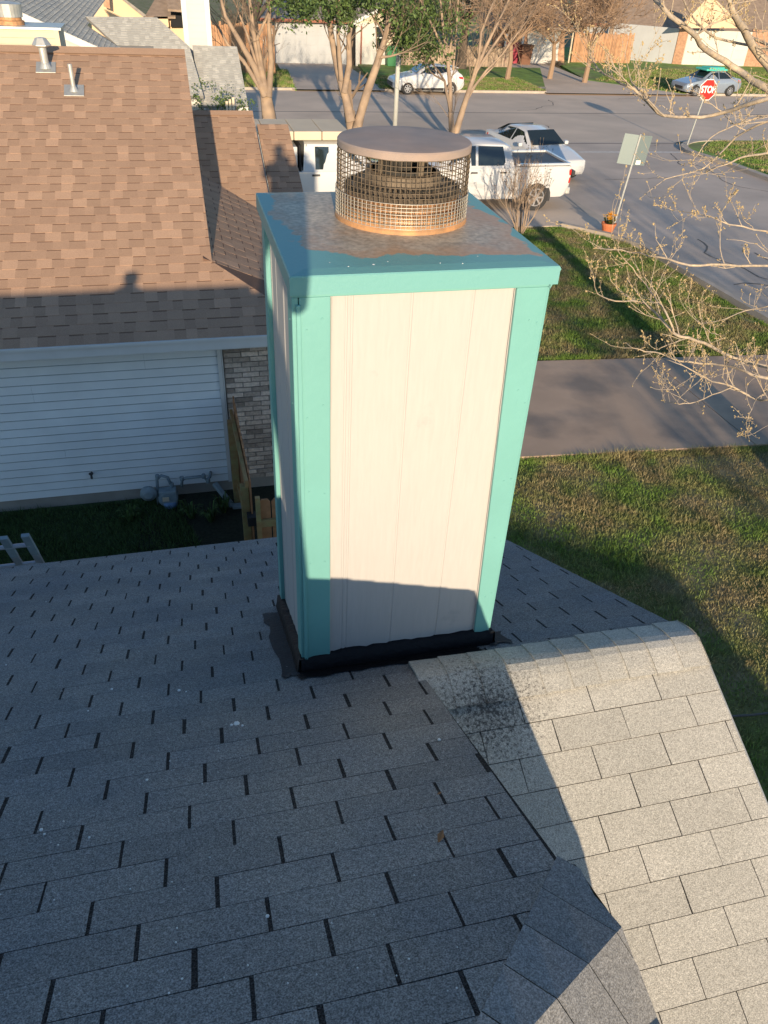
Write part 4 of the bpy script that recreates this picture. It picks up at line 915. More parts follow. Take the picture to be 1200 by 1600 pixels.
# our side: lawn between house and street
DY0, DY1 = 8.75, 11.65
lawn('front_lawn', [(1.9, -20), (CX-.1, -20), (CX-.1, 2), (CX-.1, DY0-.02), (4.4, DY0-.02), (4.4, 8.45), (1.9, 7.2)], 'soil', 0.005)
# upper lawn beyond our drive, up to the neighbour's drive
lawn('middle_lawn', [(4.4, DY1+.02), (CX-.1, DY1+.02), (CX-.1, 19.0), (11.2, 20.9), (4.4, 20.9)], 'soil', 0.005)
lawn('corner_lawn', [(3.2, 28.6), (9.2, 28.6), (10.8, 30.2)]+arc(9.6, 31.8, 2.2, 0, 90, 6)+[(3.2, 34.0), (-40, 34.0), (-40, 28.6)], 'verge', 0.05)
# our driveway slabs
def slab(name, x0, x1, y0, y1, m='drive', h=.06):
    mb = MB(); mb.box(((x0+x1)/2, (y0+y1)/2, gz((y0+y1)/2)+h-.1), (x1-x0-.012, y1-y0-.012, .2)); return struct(mb.build(name, MT[m], bevel=.008))
def slabp(name, pts, h=.06, m='drive'):
    mb = MB(); mb.prism([(x, y, -6.0+h-.001*i) if False else (x, y, gz(y)+h) for i, (x, y) in enumerate(pts)], (0, 0, -.2)); return struct(mb.build(name, MT[m]))
ynL = lambda x: 8.80-.075*(x-4.2); ynF = lambda x: 12.05-.09*(x-5.2)
xs_ = [1.6, 4.35, 8.25, CX+.1]
for i in range(3):
    a, b = xs_[i]+.008, xs_[i+1]-.008
    slabp('driveway', [(a, ynL(a)), (b, ynL(b)), (b, ynF(b)), (a, ynF(a))], .05)
# neighbour's drive with the parked trucks
slabp('neighbour_driveway', [(2.2, 20.9), (10.4, 20.9), (11.9, 19.6), (CX+.1, 19.6), (CX+.1, 30.4), (10.6, 29.6), (9.2, 28.6), (2.2, 28.6)], .03, 'road')
kerb('kerb', [(CX, -40), (CX, 2), (CX, ynL(CX)-.4)]); kerb('kerb', [(CX, ynF(CX)+.1), (CX, 18.6), (CX-.35, 19.6), (CX-1.3, 20.8)])
kerb('kerb', [(10.8, 30.3)]+arc(9.6, 31.8, 2.35, 5, 90, 8)+[(3, 34.15), (-60, 34.15)])
# island corner across the side street
isl = [(60, 34.0)]+[(24.6, 34.0)]+arc(24.2, 31.2, 2.8, 90, 180, 8)[::1]+[(21.6, 29.0), (21.45, 24), (21.6, 14), (22.2, 0), (22.2, -40), (60, -40)]
lawn('corner_island_lawn', [(x, y) for x, y in isl], 'lawn', .09)
kerb('kerb', [(p[0], p[1]) for p in isl[1:-1]], w=.3)
# far side of the cross street
FY0 = 51.0
def farlawn(name, x0, x1, y1=70, sk=0): return lawn(name, [(x0, FY0), (x1, FY0), (x1+sk, y1), (x0+sk*.3, y1)], 'lawn', .12)
farlawn('far_lawn', -60, 7.3, 75); farlawn('far_lawn', 12.4, 23.2, 66, 6); lawn('far_lawn', [(33.0, FY0), (90, FY0), (90, 85), (36, 85), (31.5, 66), (29.4, 58)], 'lawn', .12)
sheet('far_driveway', [(7.0, FY0-.4), (12.6, FY0-.4), (13.2, 66), (8, 66)], MT['road'], .10)
sheet('far_driveway', [(23.0, FY0-.6), (33.6, FY0-.6), (29.8, 60), (32, 72), (27, 72)], MT['road'], .10)
kerb('kerb', [(-60, FY0), (7.2, FY0)]); kerb('kerb', [(12.4, FY0), (23.2, FY0)]); kerb('kerb', [(33.2, FY0), (90, FY0)])
wk = MB(); wk.add([(x, y, gz(y)+.126) for x, y in ((12.6, 52.4), (23.8, 52.4), (24.2, 53.3), (12.6, 53.3))], [(0,1,2,3)]); struct(wk.build('pavement', MT['curb']))
# stop line and the seam of newer asphalt
ln = MB(); ln.add([(x, y, gz(y)+.004) for x, y in ((16.4, 31.75), (21.2, 31.55), (21.2, 31.95), (16.4, 32.12))], [(0,1,2,3)]); struct(ln.build('road_marking', MT['paint']))
sm_ = MB()
for (a, b) in (((CX, 33.9), (WX, 33.7)), ((-20, 42.5), (60, 42.7))):
    sm_.add([(a[0], a[1], gz(a[1])+.004), (b[0], b[1], gz(b[1])+.004), (b[0], b[1]+.12, gz(b[1])+.005), (a[0], a[1]+.12, gz(a[1])+.005)], [(0,1,2,3)])
struct(sm_.build('road_seam', mat('tar seam', (0.17,0.155,0.145), .9)))
gut = MB(); gut.add([(CX+.08, -40, -5.996), (CX+.5, -40, -5.996), (CX+.5, 9, -5.996), (CX+.08, 9, -5.996), (CX+.08, 34, gz(34)+.004), (CX+.5, 34, gz(34)+.004)], [(0,1,2,3), (3,2,5,4)]); struct(gut.build('gutter', MT['curb']))

# grass blades (nobody could count them)
def blades(name, poly, n, hmin, hmax, w, dens_noise=0, m='blade', dz=0.0):
    p = np.array(poly); lo, hi = p.min(0), p.max(0); P = rng.uniform(lo, hi, (n, 2))
    ins = np.zeros(n, bool); j = len(p)-1
    for i in range(len(p)):
        c = ((p[i,1] > P[:,1]) != (p[j,1] > P[:,1])) & (P[:,0] < (p[j,0]-p[i,0])*(P[:,1]-p[i,1])/(p[j,1]-p[i,1]+1e-12)+p[i,0]); ins ^= c; j = i
    P = P[ins]; n = len(P)
    cl = np.sin(P[:,0]*2.1+np.sin(P[:,1]*1.7)*2)*np.sin(P[:,1]*2.6+P[:,0]*.8)+.5*np.sin(P[:,0]*7.3+P[:,1]*3.1)*np.sin(P[:,1]*8.1-P[:,0]*2)
    z = -6-GK*(np.maximum(P[:,1], 9)-9)+dz
    a = rng.uniform(0, 2*np.pi, n); h = rng.uniform(hmin, hmax, n)*(1+.35*cl); ln_ = rng.uniform(.2, 1.0, n)*h
    b = rng.uniform(0, 2*np.pi, n)
    V = np.zeros((n, 3, 3))
    V[:,0] = np.c_[P[:,0]-np.cos(a)*w, P[:,1]-np.sin(a)*w, z]; V[:,1] = np.c_[P[:,0]+np.cos(a)*w, P[:,1]+np.sin(a)*w, z]
    V[:,2] = np.c_[P[:,0]+np.cos(b)*ln_, P[:,1]+np.sin(b)*ln_, z+h]
    o = raw(name, V.reshape(-1,3), np.arange(3*n).reshape(n,3), MT[m], rng.random(n)); o['kind'] = 'stuff'; return o
blades('grass', [(2.0, 2.0), (CX-.15, 2.0), (CX-.15, 8.20), (4.3, 8.72), (2.0, 7.2)], 250000, .02, .055, .006)
blades('grass', [(4.4, 12.1), (CX-.15, 11.5), (CX-.15, 18.9), (10.9, 20.8), (4.4, 20.8)], 230000, .03, .08, .008)
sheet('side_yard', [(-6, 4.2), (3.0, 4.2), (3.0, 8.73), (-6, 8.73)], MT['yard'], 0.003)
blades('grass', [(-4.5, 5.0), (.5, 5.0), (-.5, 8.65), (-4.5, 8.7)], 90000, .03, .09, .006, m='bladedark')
blades('grass', [(21.8, 24), (30, 20), (32, 33.8), (24, 33.8), (22.2, 31.8)], 60000, .04, .10, .015, dz=.09)
blades('grass', [(3.2, 28.7), (9.2, 28.7), (11, 31), (10.5, 33.4), (3.2, 33.9)], 30000, .03, .07, .015, dz=.05, m='verge')
blades('grass', [(12.5, 51.1), (23.2, 51.1), (24, 58), (13.2, 58)], 60000, .05, .12, .02, dz=.12)
blades('grass', [(-4, 51.1), (7.2, 51.1), (8, 60), (-4, 60)], 50000, .06, .2, .02, dz=.12)
blades('grass', [(33, 51.1), (55, 51.1), (50, 68), (37, 66), (30, 58)], 60000, .06, .14, .025, dz=.12)
# tussocks along the near drive edge
blades('grass', [(4.4, 8.62), (CX-.2, 8.08), (CX-.2, 8.26), (4.4, 8.80)], 26000, .04, .10, .006)
blades('grass', [(5.0, 12.10), (CX-.2, 11.50), (CX-.2, 11.62), (5.0, 12.24)], 22000, .05, .12, .007)

# =================================================================== VEHICLES
def vehicle(name, label, loc, flip, L_, W, st, glass_side, paint, wheels, wr, group=None, extras=None):
    """profile stations (x, z_bottom, z_belt, z_roof, half_w_belt, half_w_roof); x from nose (0) to tail; nose points to -X, turned by flip (degrees)"""
    t = thing(name, label, extras.get('cat', 'car') if extras else 'car', loc, group)
    rot = Matrix.Rotation(R(flip), 4, 'Z')
    def fin(o): return o
    def T(p): v = rot @ Vector((p[0]-L_/2, p[1], p[2])); return (v.x+loc[0], v.y+loc[1], v.z+loc[2])
    # resample the stations smoothly
    xs = [s_[0] for s_ in st]; X = sorted(set(list(np.linspace(0, L_, 40))+xs)); S = [[np.interp(x_, xs, [s_[k] for s_ in st]) for k in range(1, 6)] for x_ in X]
    mb = MB(); vs = []
    for x_, (zb_, zl, zr_, wb_, wr_) in zip(X, S):
        for sg in (-1, 1):
            ring_ = [(0, zb_), (wb_*.92, zb_), (wb_*.99, zb_+(zl-zb_)*.25), (wb_*1.0, zb_+(zl-zb_)*.62), (wb_*.965, zl-.02), (wr_*.0+wb_*.93, zl+.01 if zr_ > zl+.03 else zl), (wr_, max(zr_-.06, zl)), (wr_*.86, max(zr_-.015, zl)), (0, max(zr_, zl+.004))]
            vs += [T((x_, sg*a, b)) for a, b in ring_]
    k = 9; n = len(X); fs = []
    for i in range(n-1):
        for sg in (0, 1):
            o1 = (2*i+sg)*k; o2 = (2*(i+1)+sg)*k
            fs += [(o1+j, o1+j+1, o2+j+1, o2+j) for j in range(k-1)]
    for o1 in (0, (2*(n-1))*k): fs.append(tuple(o1+j for j in range(k))+tuple(o1+k+j for j in range(k-1, -1, -1)))
    mb.add(vs, fs); body = mb.build('body', paint, t)
    bm = bmesh.new(); bm.from_mesh(body.data); bmesh.ops.remove_doubles(bm, verts=bm.verts, dist=.0005); bmesh.ops.recalc_face_normals(bm, faces=bm.faces); bm.to_mesh(body.data); bm.free(); smooth_auto(body, 42)
    def side_y(x_, z_, sg, off=.012):
        zb_, zl, zr_, wb_, wr_ = [np.interp(x_, xs, [s_[q] for s_ in st]) for q in range(1, 6)]
        if z_ <= zl: 
            f_ = (z_-zb_)/(zl-zb_); w_ = np.interp(f_, [0,.25,.62,.95,1], [.92,.99,1,.965,.94])*wb_
        else: w_ = wb_*.93+(wr_-wb_*.93)*min(1, (z_-zl)/max(zr_-.06-zl, .05))
        return sg*(w_+off)
    def onside(name, pts, m, parent=t, th=.01, off=.010):
        out = []
        for sg in (-1, 1):
            q = MB(); q.add([T((x_, side_y(x_, z_, sg, off), z_)) for x_, z_ in pts]+[T((x_, side_y(x_, z_, sg, off-th*2), z_)) for x_, z_ in pts], [tuple(range(len(pts)))]+[(i, (i+1)%len(pts), len(pts)+(i+1)%len(pts), len(pts)+i) for i in range(len(pts))])
            out.append(q.build(name, m, parent))
        return out
    for w_ in glass_side: onside('side_window', w_, MT['glass'])
    def across(name, xa, za, xb, zb2, wa, wb2, m, off=.012):
        q = MB(); q.prism([T((xa, -wa, za)), T((xa, wa, za)), T((xb, wb2, zb2)), T((xb, -wb2, zb2))], (0, 0, off)); return q.build(name, m, t)
    for (cx_, cw) in wheels:
        for sg in (-1, 1):
            wy = sg*(cw-.10)
            q = MB(); cc = (cx_, sg*(cw+.004), wr)
            # arch lip
            arcp = [(cx_+(wr+.07)*math.cos(a_), wr+(wr+.07)*math.sin(a_)) for a_ in np.linspace(-.25, math.pi+.25, 15)]
            q.add([T((a_, sg*(cw-.02), b_)) for a_, b_ in arcp]+[T((a_, sg*(cw+.012), b_)) for a_, b_ in arcp], [tuple(range(15)), tuple(range(15, 30))]+[(i, i+1, 16+i, 15+i) for i in range(14)]); q.build('wheel_arch', MT['black'], t)
            q = MB(); q.lathe((0,0,0), [(wr*.62, -.10), (wr*.95, -.11), (wr, -.07), (wr, .07), (wr*.95, .11), (wr*.62, .10)], 28, axis='y')
            q.v = [T((cx_+v[0], wy+v[1]+sg*.035, wr+v[2])) for v in q.v]; wt = q.build('wheel', MT['rubber'], t, smooth=False)
            q = MB(); q.lathe((0,0,0), [(wr*.64, 0), (wr*.62, .02), (wr*.56, .02), (wr*.54, -.02)], 24, axis='y', caps=False); 
            for s_ in range(7):
                a_ = s_*2*math.pi/7; q.bar((wr*.08*math.cos(a_), .012, wr*.08*math.sin(a_)), (wr*.58*math.cos(a_), .012, wr*.58*math.sin(a_)), .05, .015, up=(0,1,0))
            q.lathe((0,0,0), [(wr*.14, -.01), (wr*.12, .025)], 10, axis='y')
            q.v = [T((cx_+v[0], wy+sg*(.035+.10)+sg*v[1], wr+v[2])) for v in q.v]; q.build('rim', MT['rim'], wt)
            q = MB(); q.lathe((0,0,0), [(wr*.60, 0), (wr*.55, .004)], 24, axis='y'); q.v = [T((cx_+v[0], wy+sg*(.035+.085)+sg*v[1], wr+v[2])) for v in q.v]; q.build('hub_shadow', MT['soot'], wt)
    return t, T, side_y, onside, across

def crossover(loc, label):
    L_ = 4.4
    st = [(0,.42,.62,.62,.70,.5),(.12,.30,.78,.78,.84,.6),(.6,.22,.93,.93,.90,.66),(1.15,.22,1.02,1.02,.91,.66),(1.35,.22,1.05,1.12,.91,.66),(2.0,.22,1.07,1.50,.91,.60),(2.6,.22,1.12,1.56,.91,.60),(3.3,.22,1.18,1.52,.92,.58),(3.95,.24,1.22,1.36,.90,.56),(4.2,.32,1.10,1.10,.86,.56),(4.33,.42,.95,.95,.84,.5),(4.4,.50,.72,.72,.78,.5)]
    w_ = [[(1.55,1.08),(2.15,1.44),(2.55,1.49),(2.55,1.12)], [(2.62,1.12),(2.62,1.49),(3.15,1.46),(3.55,1.30),(3.40,1.22)]]
    t, T, sy, onside, across = vehicle('parked_car', label, loc, 0, L_, 1.8, st, w_, MT['carwhite'], [(.88,.88),(3.52,.90)], .335)
    across('windscreen', 1.38, 1.145, 1.98, 1.50, .70, .56, MT['glass']); across('rear_window', 3.5, 1.49, 4.05, 1.28, .50, .60, MT['glass'], .03)
    onside('headlight', [(.12,.72),(.55,.90),(.50,.78),(.15,.62)], MT['lamp']); onside('tail_light', [(3.98,1.0),(4.28,.98),(4.30,.86),(4.05,.90)], MT['red'])
    onside('sill', [(1.3,.24),(3.1,.24),(3.1,.40),(1.3,.36)], MT['black'])
    for sg in (-1,1):
        q = MB(); q.box(T((1.75, sg*.98, 1.10)), (.12,.18,.12)); q.build('mirror', MT['carwhite'], t, bevel=.03)
    for xa in (1.5, 2.6, 3.35): onside('door_seam', [(xa,.35),(xa+.015,.35),(xa+.03,1.08),(xa+.015,1.08)], MT['black'], off=.004, th=.002)
    onside('grille', [(0.02,.42),(.3,.38),(.3,.55),(.03,.58)], MT['black'])
    q = MB(); q.box(T((3.9, 0, 1.42)), (.3, 1.0, .03)); q.build('spoiler', MT['carwhite'], t)
    q = MB(); q.box(T((-.0, 0, .52)), (.03, 1.3, .22)); q.build('front_grille', MT['black'], t)
P = g(636, 148); Q = g(702, 148)
crossover(((P[0]+Q[0])/2+.0, P[1]+.92, gz(P[1]+.9)+.0), 'small white crossover parked along the far kerb behind the pale lamp post')

def pickup(loc, label, flip=0):
    L_ = 5.9
    st = [(0,.55,.85,.85,.80,.6),(.1,.42,1.05,1.05,.93,.7),(.9,.38,1.16,1.16,.97,.7),(1.55,.36,1.20,1.20,.98,.7),(1.75,.36,1.22,1.30,.98,.7),(2.35,.36,1.24,1.82,.98,.68),(2.7,.36,1.25,1.90,.98,.70),(3.75,.36,1.25,1.88,.98,.70),(3.98,.36,1.25,1.78,.98,.69),(4.06,.36,1.25,1.26,.98,.93),(4.1,.36,1.27,1.27,.98,.95),(5.7,.40,1.29,1.29,.98,.95),(5.85,.48,1.29,1.29,.97,.95),(5.9,.60,1.25,1.25,.95,.9)]
    w_ = [[(1.98,1.28),(2.42,1.76),(2.85,1.80),(2.85,1.30)], [(2.93,1.30),(2.93,1.80),(3.70,1.78),(3.78,1.40),(3.72,1.30)]]
    t, T, sy, onside, across = vehicle('pickup_truck', label, loc, flip, L_, 2.0, st, w_, MT['carwhite'], [(1.05,.96),(4.85,.96)], .41, extras=dict(cat='pickup truck'))
    q = MB(); q.prism([T((4.16,-.82,1.292)), T((5.78,-.82,1.297)), T((5.78,.82,1.297)), T((4.16,.82,1.292))], (0,0,.012)); q.build('bed_cover', MT['black'], t)
    q = MB()
    for sg in (-1,1): q.bar(T((4.12, sg*.90, 1.32)), T((5.84, sg*.90, 1.33)), .10, .05)
    q.bar(T((5.84,-.9,1.33)), T((5.84,.9,1.33)), .08, .05); q.build('bed_rail', MT['carwhite'], t)
    across('windscreen', 1.80, 1.35, 2.33, 1.815, .76, .62, MT['glass']); across('rear_window', 3.99, 1.72, 4.05, 1.32, .60, .66, MT['glass'], .03)
    for sg in (-1,1):
        for zz in (1.10, .88):
            q = MB(); q.box(T((5.87, sg*.90, zz)), (.08,.13,.17)); q.build('tail_light', MT['red'], t, bevel=.02)
        q = MB(); q.box(T((2.1, sg*1.10, 1.30)), (.12,.22,.24)); q.build('mirror', MT['carwhite'], t, bevel=.04)
        q = MB(); q.box(T((.08, sg*.72, .90)), (.12,.34,.18)); q.build('headlight', MT['lamp'], t, bevel=.02)
    for xa in (1.9, 2.89, 3.85): onside('door_seam', [(xa,.48),(xa+.018,.48),(xa+.018,1.22),(xa,1.22)], MT['black'], off=.004, th=.002)
    for xa in (2.70, 3.62): onside('door_handle', [(xa,1.10),(xa+.2,1.10),(xa+.2,1.14),(xa,1.14)], MT['black'], off=.03)
    q = MB(); q.box(T((5.95,0,.55)), (.14,1.7,.20)); q.build('bumper', MT['galv'], t, bevel=.03)
    q = MB(); q.box(T((-.02,0,.60)), (.14,1.7,.22)); q.build('bumper', MT['galv'], t, bevel=.03)
    q = MB(); q.box(T((.0,0,.92)), (.06,1.1,.26)); q.build('grille', MT['black'], t)
    return t
pw = g(833, 330)
pickup((pw[0]-1.9, pw[1]+.96, gz(pw[1]+1)+.03), 'white crew-cab pickup with dark bed cover parked nearest, beyond the wire chimney cap')

def van(loc, label):
    K_ = 1.22; L_ = 5.4*K_
    st = [(0,.5,.75,.75,.75,.5),(.1,.45,.95,.95,.95,.7),(.9,.40,1.12,1.12,.99,.7),(1.2,.40,1.18,1.22,1.0,.7),(1.85,.40,1.22,1.88,1.0,.74),(2.1,.40,1.24,1.95,1.0,.78),(2.95,.40,1.24,1.96,1.0,.80),(3.0,.40,1.24,1.30,1.0,.95),(5.3,.45,1.24,1.24,1.0,.95),(5.4,.5,1.2,1.2,1.0,.95)]
    st = [(a[0]*K_,)+a[1:] for a in st]
    w_ = [[(1.50*K_,1.28),(1.98*K_,1.82),(2.72*K_,1.84),(2.72*K_,1.28)]]
    t, T, sy, onside, across = vehicle('utility_truck', label, loc, 180, L_, 2.0, st, w_, MT['carwhite'], [(1.2,.98),(5.3,.98)], .40, extras=dict(cat='truck'))
    across('windscreen', 1.24*K_, 1.27, 1.82*K_, 1.87, .80, .68, MT['glass'])
    onside('door_handle', [(3.2,1.12),(3.42,1.12),(3.42,1.17),(3.2,1.17)], MT['black'], off=.03)
    onside('door_seam', [(3.54,.45),(3.56,.45),(3.56,1.9),(3.54,1.9)], MT['black'], off=.006, th=.002)
    # service body behind the cab, with its own gap and lids
    q = MB(); cx_, cy_, cz_ = T((5.2, 0, 1.20)); q.box((cx_, cy_, cz_), (2.75, 2.06, 1.35)); sb_ = q.build('service_body', MT['carwhite'], t, bevel=.02)
    for k in range(3):
        c_ = T((4.3+.9*k, 1.04, 1.2)); q = MB(); q.box((c_[0], c_[1], c_[2]), (.82,.02,1.1)); q.build('locker_door', MT['white'], sb_)
    q = MB(); c_ = T((3.74, 0, 1.35)); q.box(c_, (.06, 1.9, 1.1)); q.build('gap_panel', MT['dark'], t)
    q = MB()
    for k in range(5): c_ = T((2.75+.76*k, 0, 2.12)); q.box(c_, (.74, 1.8, .22))
    q.build('roof_box', MT['cream'], t, bevel=.02)
    onside('side_marker', [(.35,.80),(.5,.80),(.5,.9),(.35,.9)], MT['amber'])
    for sg in (-1,1):
        q = MB(); q.box(T((1.85, sg*1.15, 1.35)), (.10,.20,.26)); q.build('mirror', MT['black'], t, bevel=.03)
        q = MB(); q.box(T((.06, sg*.75, .85)), (.10,.3,.16)); q.build('headlight', MT['lamp'], t)
    return t
pv = g(470, 345)
van((float(atY(475, 300, pv[1]+.1)[0])+3.66-3.294, pv[1]+1.1, gz(pv[1])+.03), 'white utility truck with locker body and cream roof boxes, half hidden by the chimney')

def hatch(loc, label, flip, paint, name='parked_car', group=None):
    L_ = 4.5
    st = [(0,.40,.60,.60,.72,.5),(.12,.28,.74,.74,.84,.6),(.9,.20,.90,.90,.89,.64),(1.25,.20,.95,1.0,.89,.64),(1.95,.20,.98,1.40,.89,.58),(2.5,.20,1.0,1.46,.89,.58),(3.2,.20,1.02,1.40,.89,.57),(3.85,.22,1.04,1.10,.88,.58),(4.3,.30,1.02,1.02,.85,.6),(4.5,.42,.80,.80,.78,.5)]
    w_ = [[(1.50,1.00),(2.05,1.34),(2.50,1.38),(2.50,1.02)], [(2.57,1.02),(2.57,1.38),(3.10,1.34),(3.60,1.10),(3.45,1.03)]]
    t, T, sy, onside, across = vehicle(name, label, loc, flip, L_, 1.8, st, w_, paint, [(.85,.87),(3.6,.87)], .33, group)
    for d_ in (0,):
        q = MB(); q.prism([T((1.30,-.68,1.035)), T((1.30,.68,1.035)), T((1.92,.55,1.39)), T((1.92,-.55,1.39))], (0,0,.02)); q.build('windscreen', MT['glass'], t)
        q = MB(); q.prism([T((3.25,-.54,1.385)), T((3.25,.54,1.385)), T((3.82,.62,1.12)), T((3.82,-.62,1.12))], (0,0,.02)); q.build('rear_window', MT['glass'], t)
    onside('headlight', [(.10,.62),(.5,.78),(.48,.66),(.15,.54)], MT['lamp']); onside('tail_light', [(4.1,.96),(4.36,.92),(4.36,.78),(4.15,.82)], MT['red'])
    for sg in (-1,1):
        q = MB(); q.box(T((1.65, sg*.98, 1.02)), (.14,.18,.12)); q.build('mirror', paint, t, bevel=.03)
    q = MB(); q.box(T((.02,0,.50)), (.10,1.2,.16)); q.build('grille', MT['black'], t)
    return t, T
P = g(812, 276); hatch((P[0]+.75, P[1]+.9, gz(P[1])+.03), 'white car facing us behind the pickup, its windscreen towards the side street', 100, MT['carwhite'])
P = g(1090, 150); t_, T_ = hatch((P[0]+1.0, P[1]+.9, gz(P[1]+1)), 'silver blue sedan parked far right behind the stop sign, teal cover on its roof', 6, MT['carblue'])
q = MB(); c = T_((2.4,0,1.50)); q.box(c, (1.7,1.2,.12), rz=R(6)); q.box((c[0]+.1, c[1], c[2]+.09), (1.2,.9,.10), rz=R(6)); o = q.build('tarp', MT['tealtarp'], bevel=.05); tag(o, 'folded teal cover lying on the roof of the silver blue sedan', 'tarp')

# =================================================================== STREET FURNITURE
lp = thing('lamp_post', 'pale grey lamp post at the near kerb, in front of the white crossover', 'lamp post', tuple(g(617, 200)))
P = g(617, 200); zt_ = 1.6; mb = MB(); mb.tube([(P[0], P[1], P[2]), (P[0]+.01, P[1], P[2]+3), (P[0]+.02, P[1], zt_)], [.11, .10, .075], 12); mb.build('pole', MT['polegrey'], lp, smooth=True)
zo = hz(P, 13); mb = MB(); mb.lathe((P[0]+.02, P[1]-.12, zo), [(.02,-.12),(.12,-.07),(.13,.05),(.06,.12),(.01,.14)], 14); mb.build('orange_sensor', MT['orange'], lp, smooth=True)
# stop sign
def octagon(c, r_, y_, tilt=0): return [(c[0]+r_*math.cos(R(22.5+45*i)+tilt), y_, c[2]+r_*math.sin(R(22.5+45*i)+tilt)) for i in range(8)]
sg_ = thing('stop_sign', 'red octagonal stop sign on a thin post at the far corner lawn', 'sign', tuple(g(1072, 231)))
P = g(1072, 231); zc = (hz(P, 140)); c = (P[0]+.32, P[1], zc)
rr = .43
mb = MB(); mb.bar((P[0], P[1], P[2]), (c[0]+.0, c[1], c[2]+rr), .05, .04); mb.build('post', MT['galv'], sg_)
mb = MB(); mb.prism(octagon(c, rr, c[1]-.035), (0,.006,0)); pl = mb.build('plate', MT['signwhite'], sg_)
mb = MB(); mb.prism(octagon(c, rr*.93, c[1]-.039), (0,.003,0)); mb.build('red_face', MT['signred'], sg_)
def text(s_, c_, h_, m, parent, name='lettering', sx=1.0, rz=0.0, off=0.0):
    cu = bpy.data.curves.new(name, 'FONT'); cu.body = s_; cu.size = h_; cu.align_x = 'CENTER'; cu.align_y = 'CENTER'; cu.extrude = .003; cu.offset = off
    to = bpy.data.objects.new('tmp', cu); C.objects.link(to); bpy.context.view_layer.update()
    me = bpy.data.meshes.new_from_object(to.evaluated_get(bpy.context.evaluated_depsgraph_get())); bpy.data.objects.remove(to)
    me.transform(Matrix.Translation(Vector(c_)-Vector(parent['_w'])) @ Matrix.Rotation(rz, 4, 'Z') @ Matrix.Rotation(R(90), 4, 'X') @ Matrix.Diagonal((sx, 1, 1, 1)))
    me.materials.clear(); me.materials.append(m); o = bpy.data.objects.new(name, me); C.objects.link(o); o.parent = parent; return o
text('STOP', (c[0], c[1]-.044, c[2]), .36, MT['signwhite'], sg_, sx=.80, off=.012)
# street-side sign seen from behind: two plates round one leaning post
P = g(955, 366); sn = thing('street_sign', 'two grey sign plates seen from behind on a leaning post above the flower pot', 'sign', tuple(P))
zt_ = hz(P, 212); top_ = np.array([P[0]+.52, P[1]-.05, 0.0]); 
tp_ = atY(1001, 210, P[1]-.05)
mb = MB(); mb.bar(tuple(P), tuple(tp_), .045, .03, up=(0,1,0)); mb.build('post', MT['galv'], sn)
ax = _n(tp_-P); sd = np.array([1, .0, -ax[0]/ax[2]]); sd = _n(sd)
top0 = tp_-ax*.02; hh = .74
for s0, s1, dy in ((-.40, -.03, .25), (.03, .42, .18)):
    a = top0+sd*s0+np.array([0, abs(s0)*dy, 0]); b = top0+sd*s1+np.array([0, abs(s1)*dy, 0])
    a = top0+sd*s0+np.array([0, (.4 if s0 < 0 else .0)*dy, 0]); b = top0+sd*s1+np.array([0, (0 if s0 < 0 else .4)*dy, 0])
    mb = MB(); mb.prism([tuple(a), tuple(b), tuple(b-ax*hh), tuple(a-ax*hh)], (0, .006, 0)); mb.build('sign_plate', MT['signback'], sn)
k_ = top0+sd*.16-ax*.66; mb = MB(); mb.box((k_[0], k_[1]-.012, k_[2]), (.14,.008,.10)); mb.build('sticker', MT['signwhite'], sn)
P = g(948, 366); fp = thing('flower_pot', 'terracotta pot of yellow flowers at the foot of the leaning sign post', 'flower pot', tuple(P))
mb = MB(); mb.lathe(tuple(P), [(.13,0),(.19,.26),(.21,.26),(.21,.32),(.17,.32),(.16,.28)], 18); mb.build('pot', MT['terracotta'], fp, smooth=False)
mb = MB()
for i in range(60):
    a = random.uniform(0, 6.28); r_ = random.uniform(0, .2); z_ = random.uniform(.42, .62)-r_*.4; s_ = random.uniform(.025, .05)
    cc = (P[0]+r_*math.cos(a), P[1]+r_*math.sin(a), P[2]+z_)
    for k in range(5):
        b_ = k*1.257+a; mb.add([cc, (cc[0]+s_*math.cos(b_-.4), cc[1]+s_*math.sin(b_-.4), cc[2]+.01), (cc[0]+s_*1.3*math.cos(b_), cc[1]+s_*1.3*math.sin(b_), cc[2]+.02), (cc[0]+s_*math.cos(b_+.4), cc[1]+s_*math.sin(b_+.4), cc[2]+.01)], [(0,1,2,3)])
mb.build('flowers', MT['petal'], fp)
mb = MB()
for i in range(50):
    a = random.uniform(0, 6.28); mb.bar((P[0]+.05*math.cos(a), P[1]+.05*math.sin(a), P[2]+.28), (P[0]+.17*math.cos(a), P[1]+.17*math.sin(a), P[2]+random.uniform(.38,.5)), .02, .004)
mb.build('leaves', MT['leaf'], fp)

# =================================================================== TREES
def grow(mb, p, d, l, r, depth, tips, spread=.5, n=3, gn=4, up=.15, minr=.004, shrink=.68):
    d = d.normalized(); pts = [p.copy()]; q = p.copy(); dd_ = d.copy(); k = 3
    for i in range(k):
        dd_ = (dd_+Vector((random.gauss(0,.12), random.gauss(0,.12), random.gauss(0,.10)+up*.3))).normalized(); q = q+dd_*l/k; pts.append(q.copy())
    r1 = max(r*.62, minr); mb.tube(pts, [r+(r1-r)*i/k for i in range(k+1)], gn if depth > 1 else 3, caps=False)
    if depth == 0: tips.append((q, dd_)); return
    for i in range(n):
        nd = (dd_+Vector((random.gauss(0,spread), random.gauss(0,spread), random.gauss(0,spread*.8)+up))).normalized()
        b = pts[random.choice((1,2,3)) if i else 3]; grow(mb, b, nd, l*shrink*random.uniform(.75,1.2), max(r1*.8, minr), depth-1, tips, spread, n, gn, up, minr, shrink)
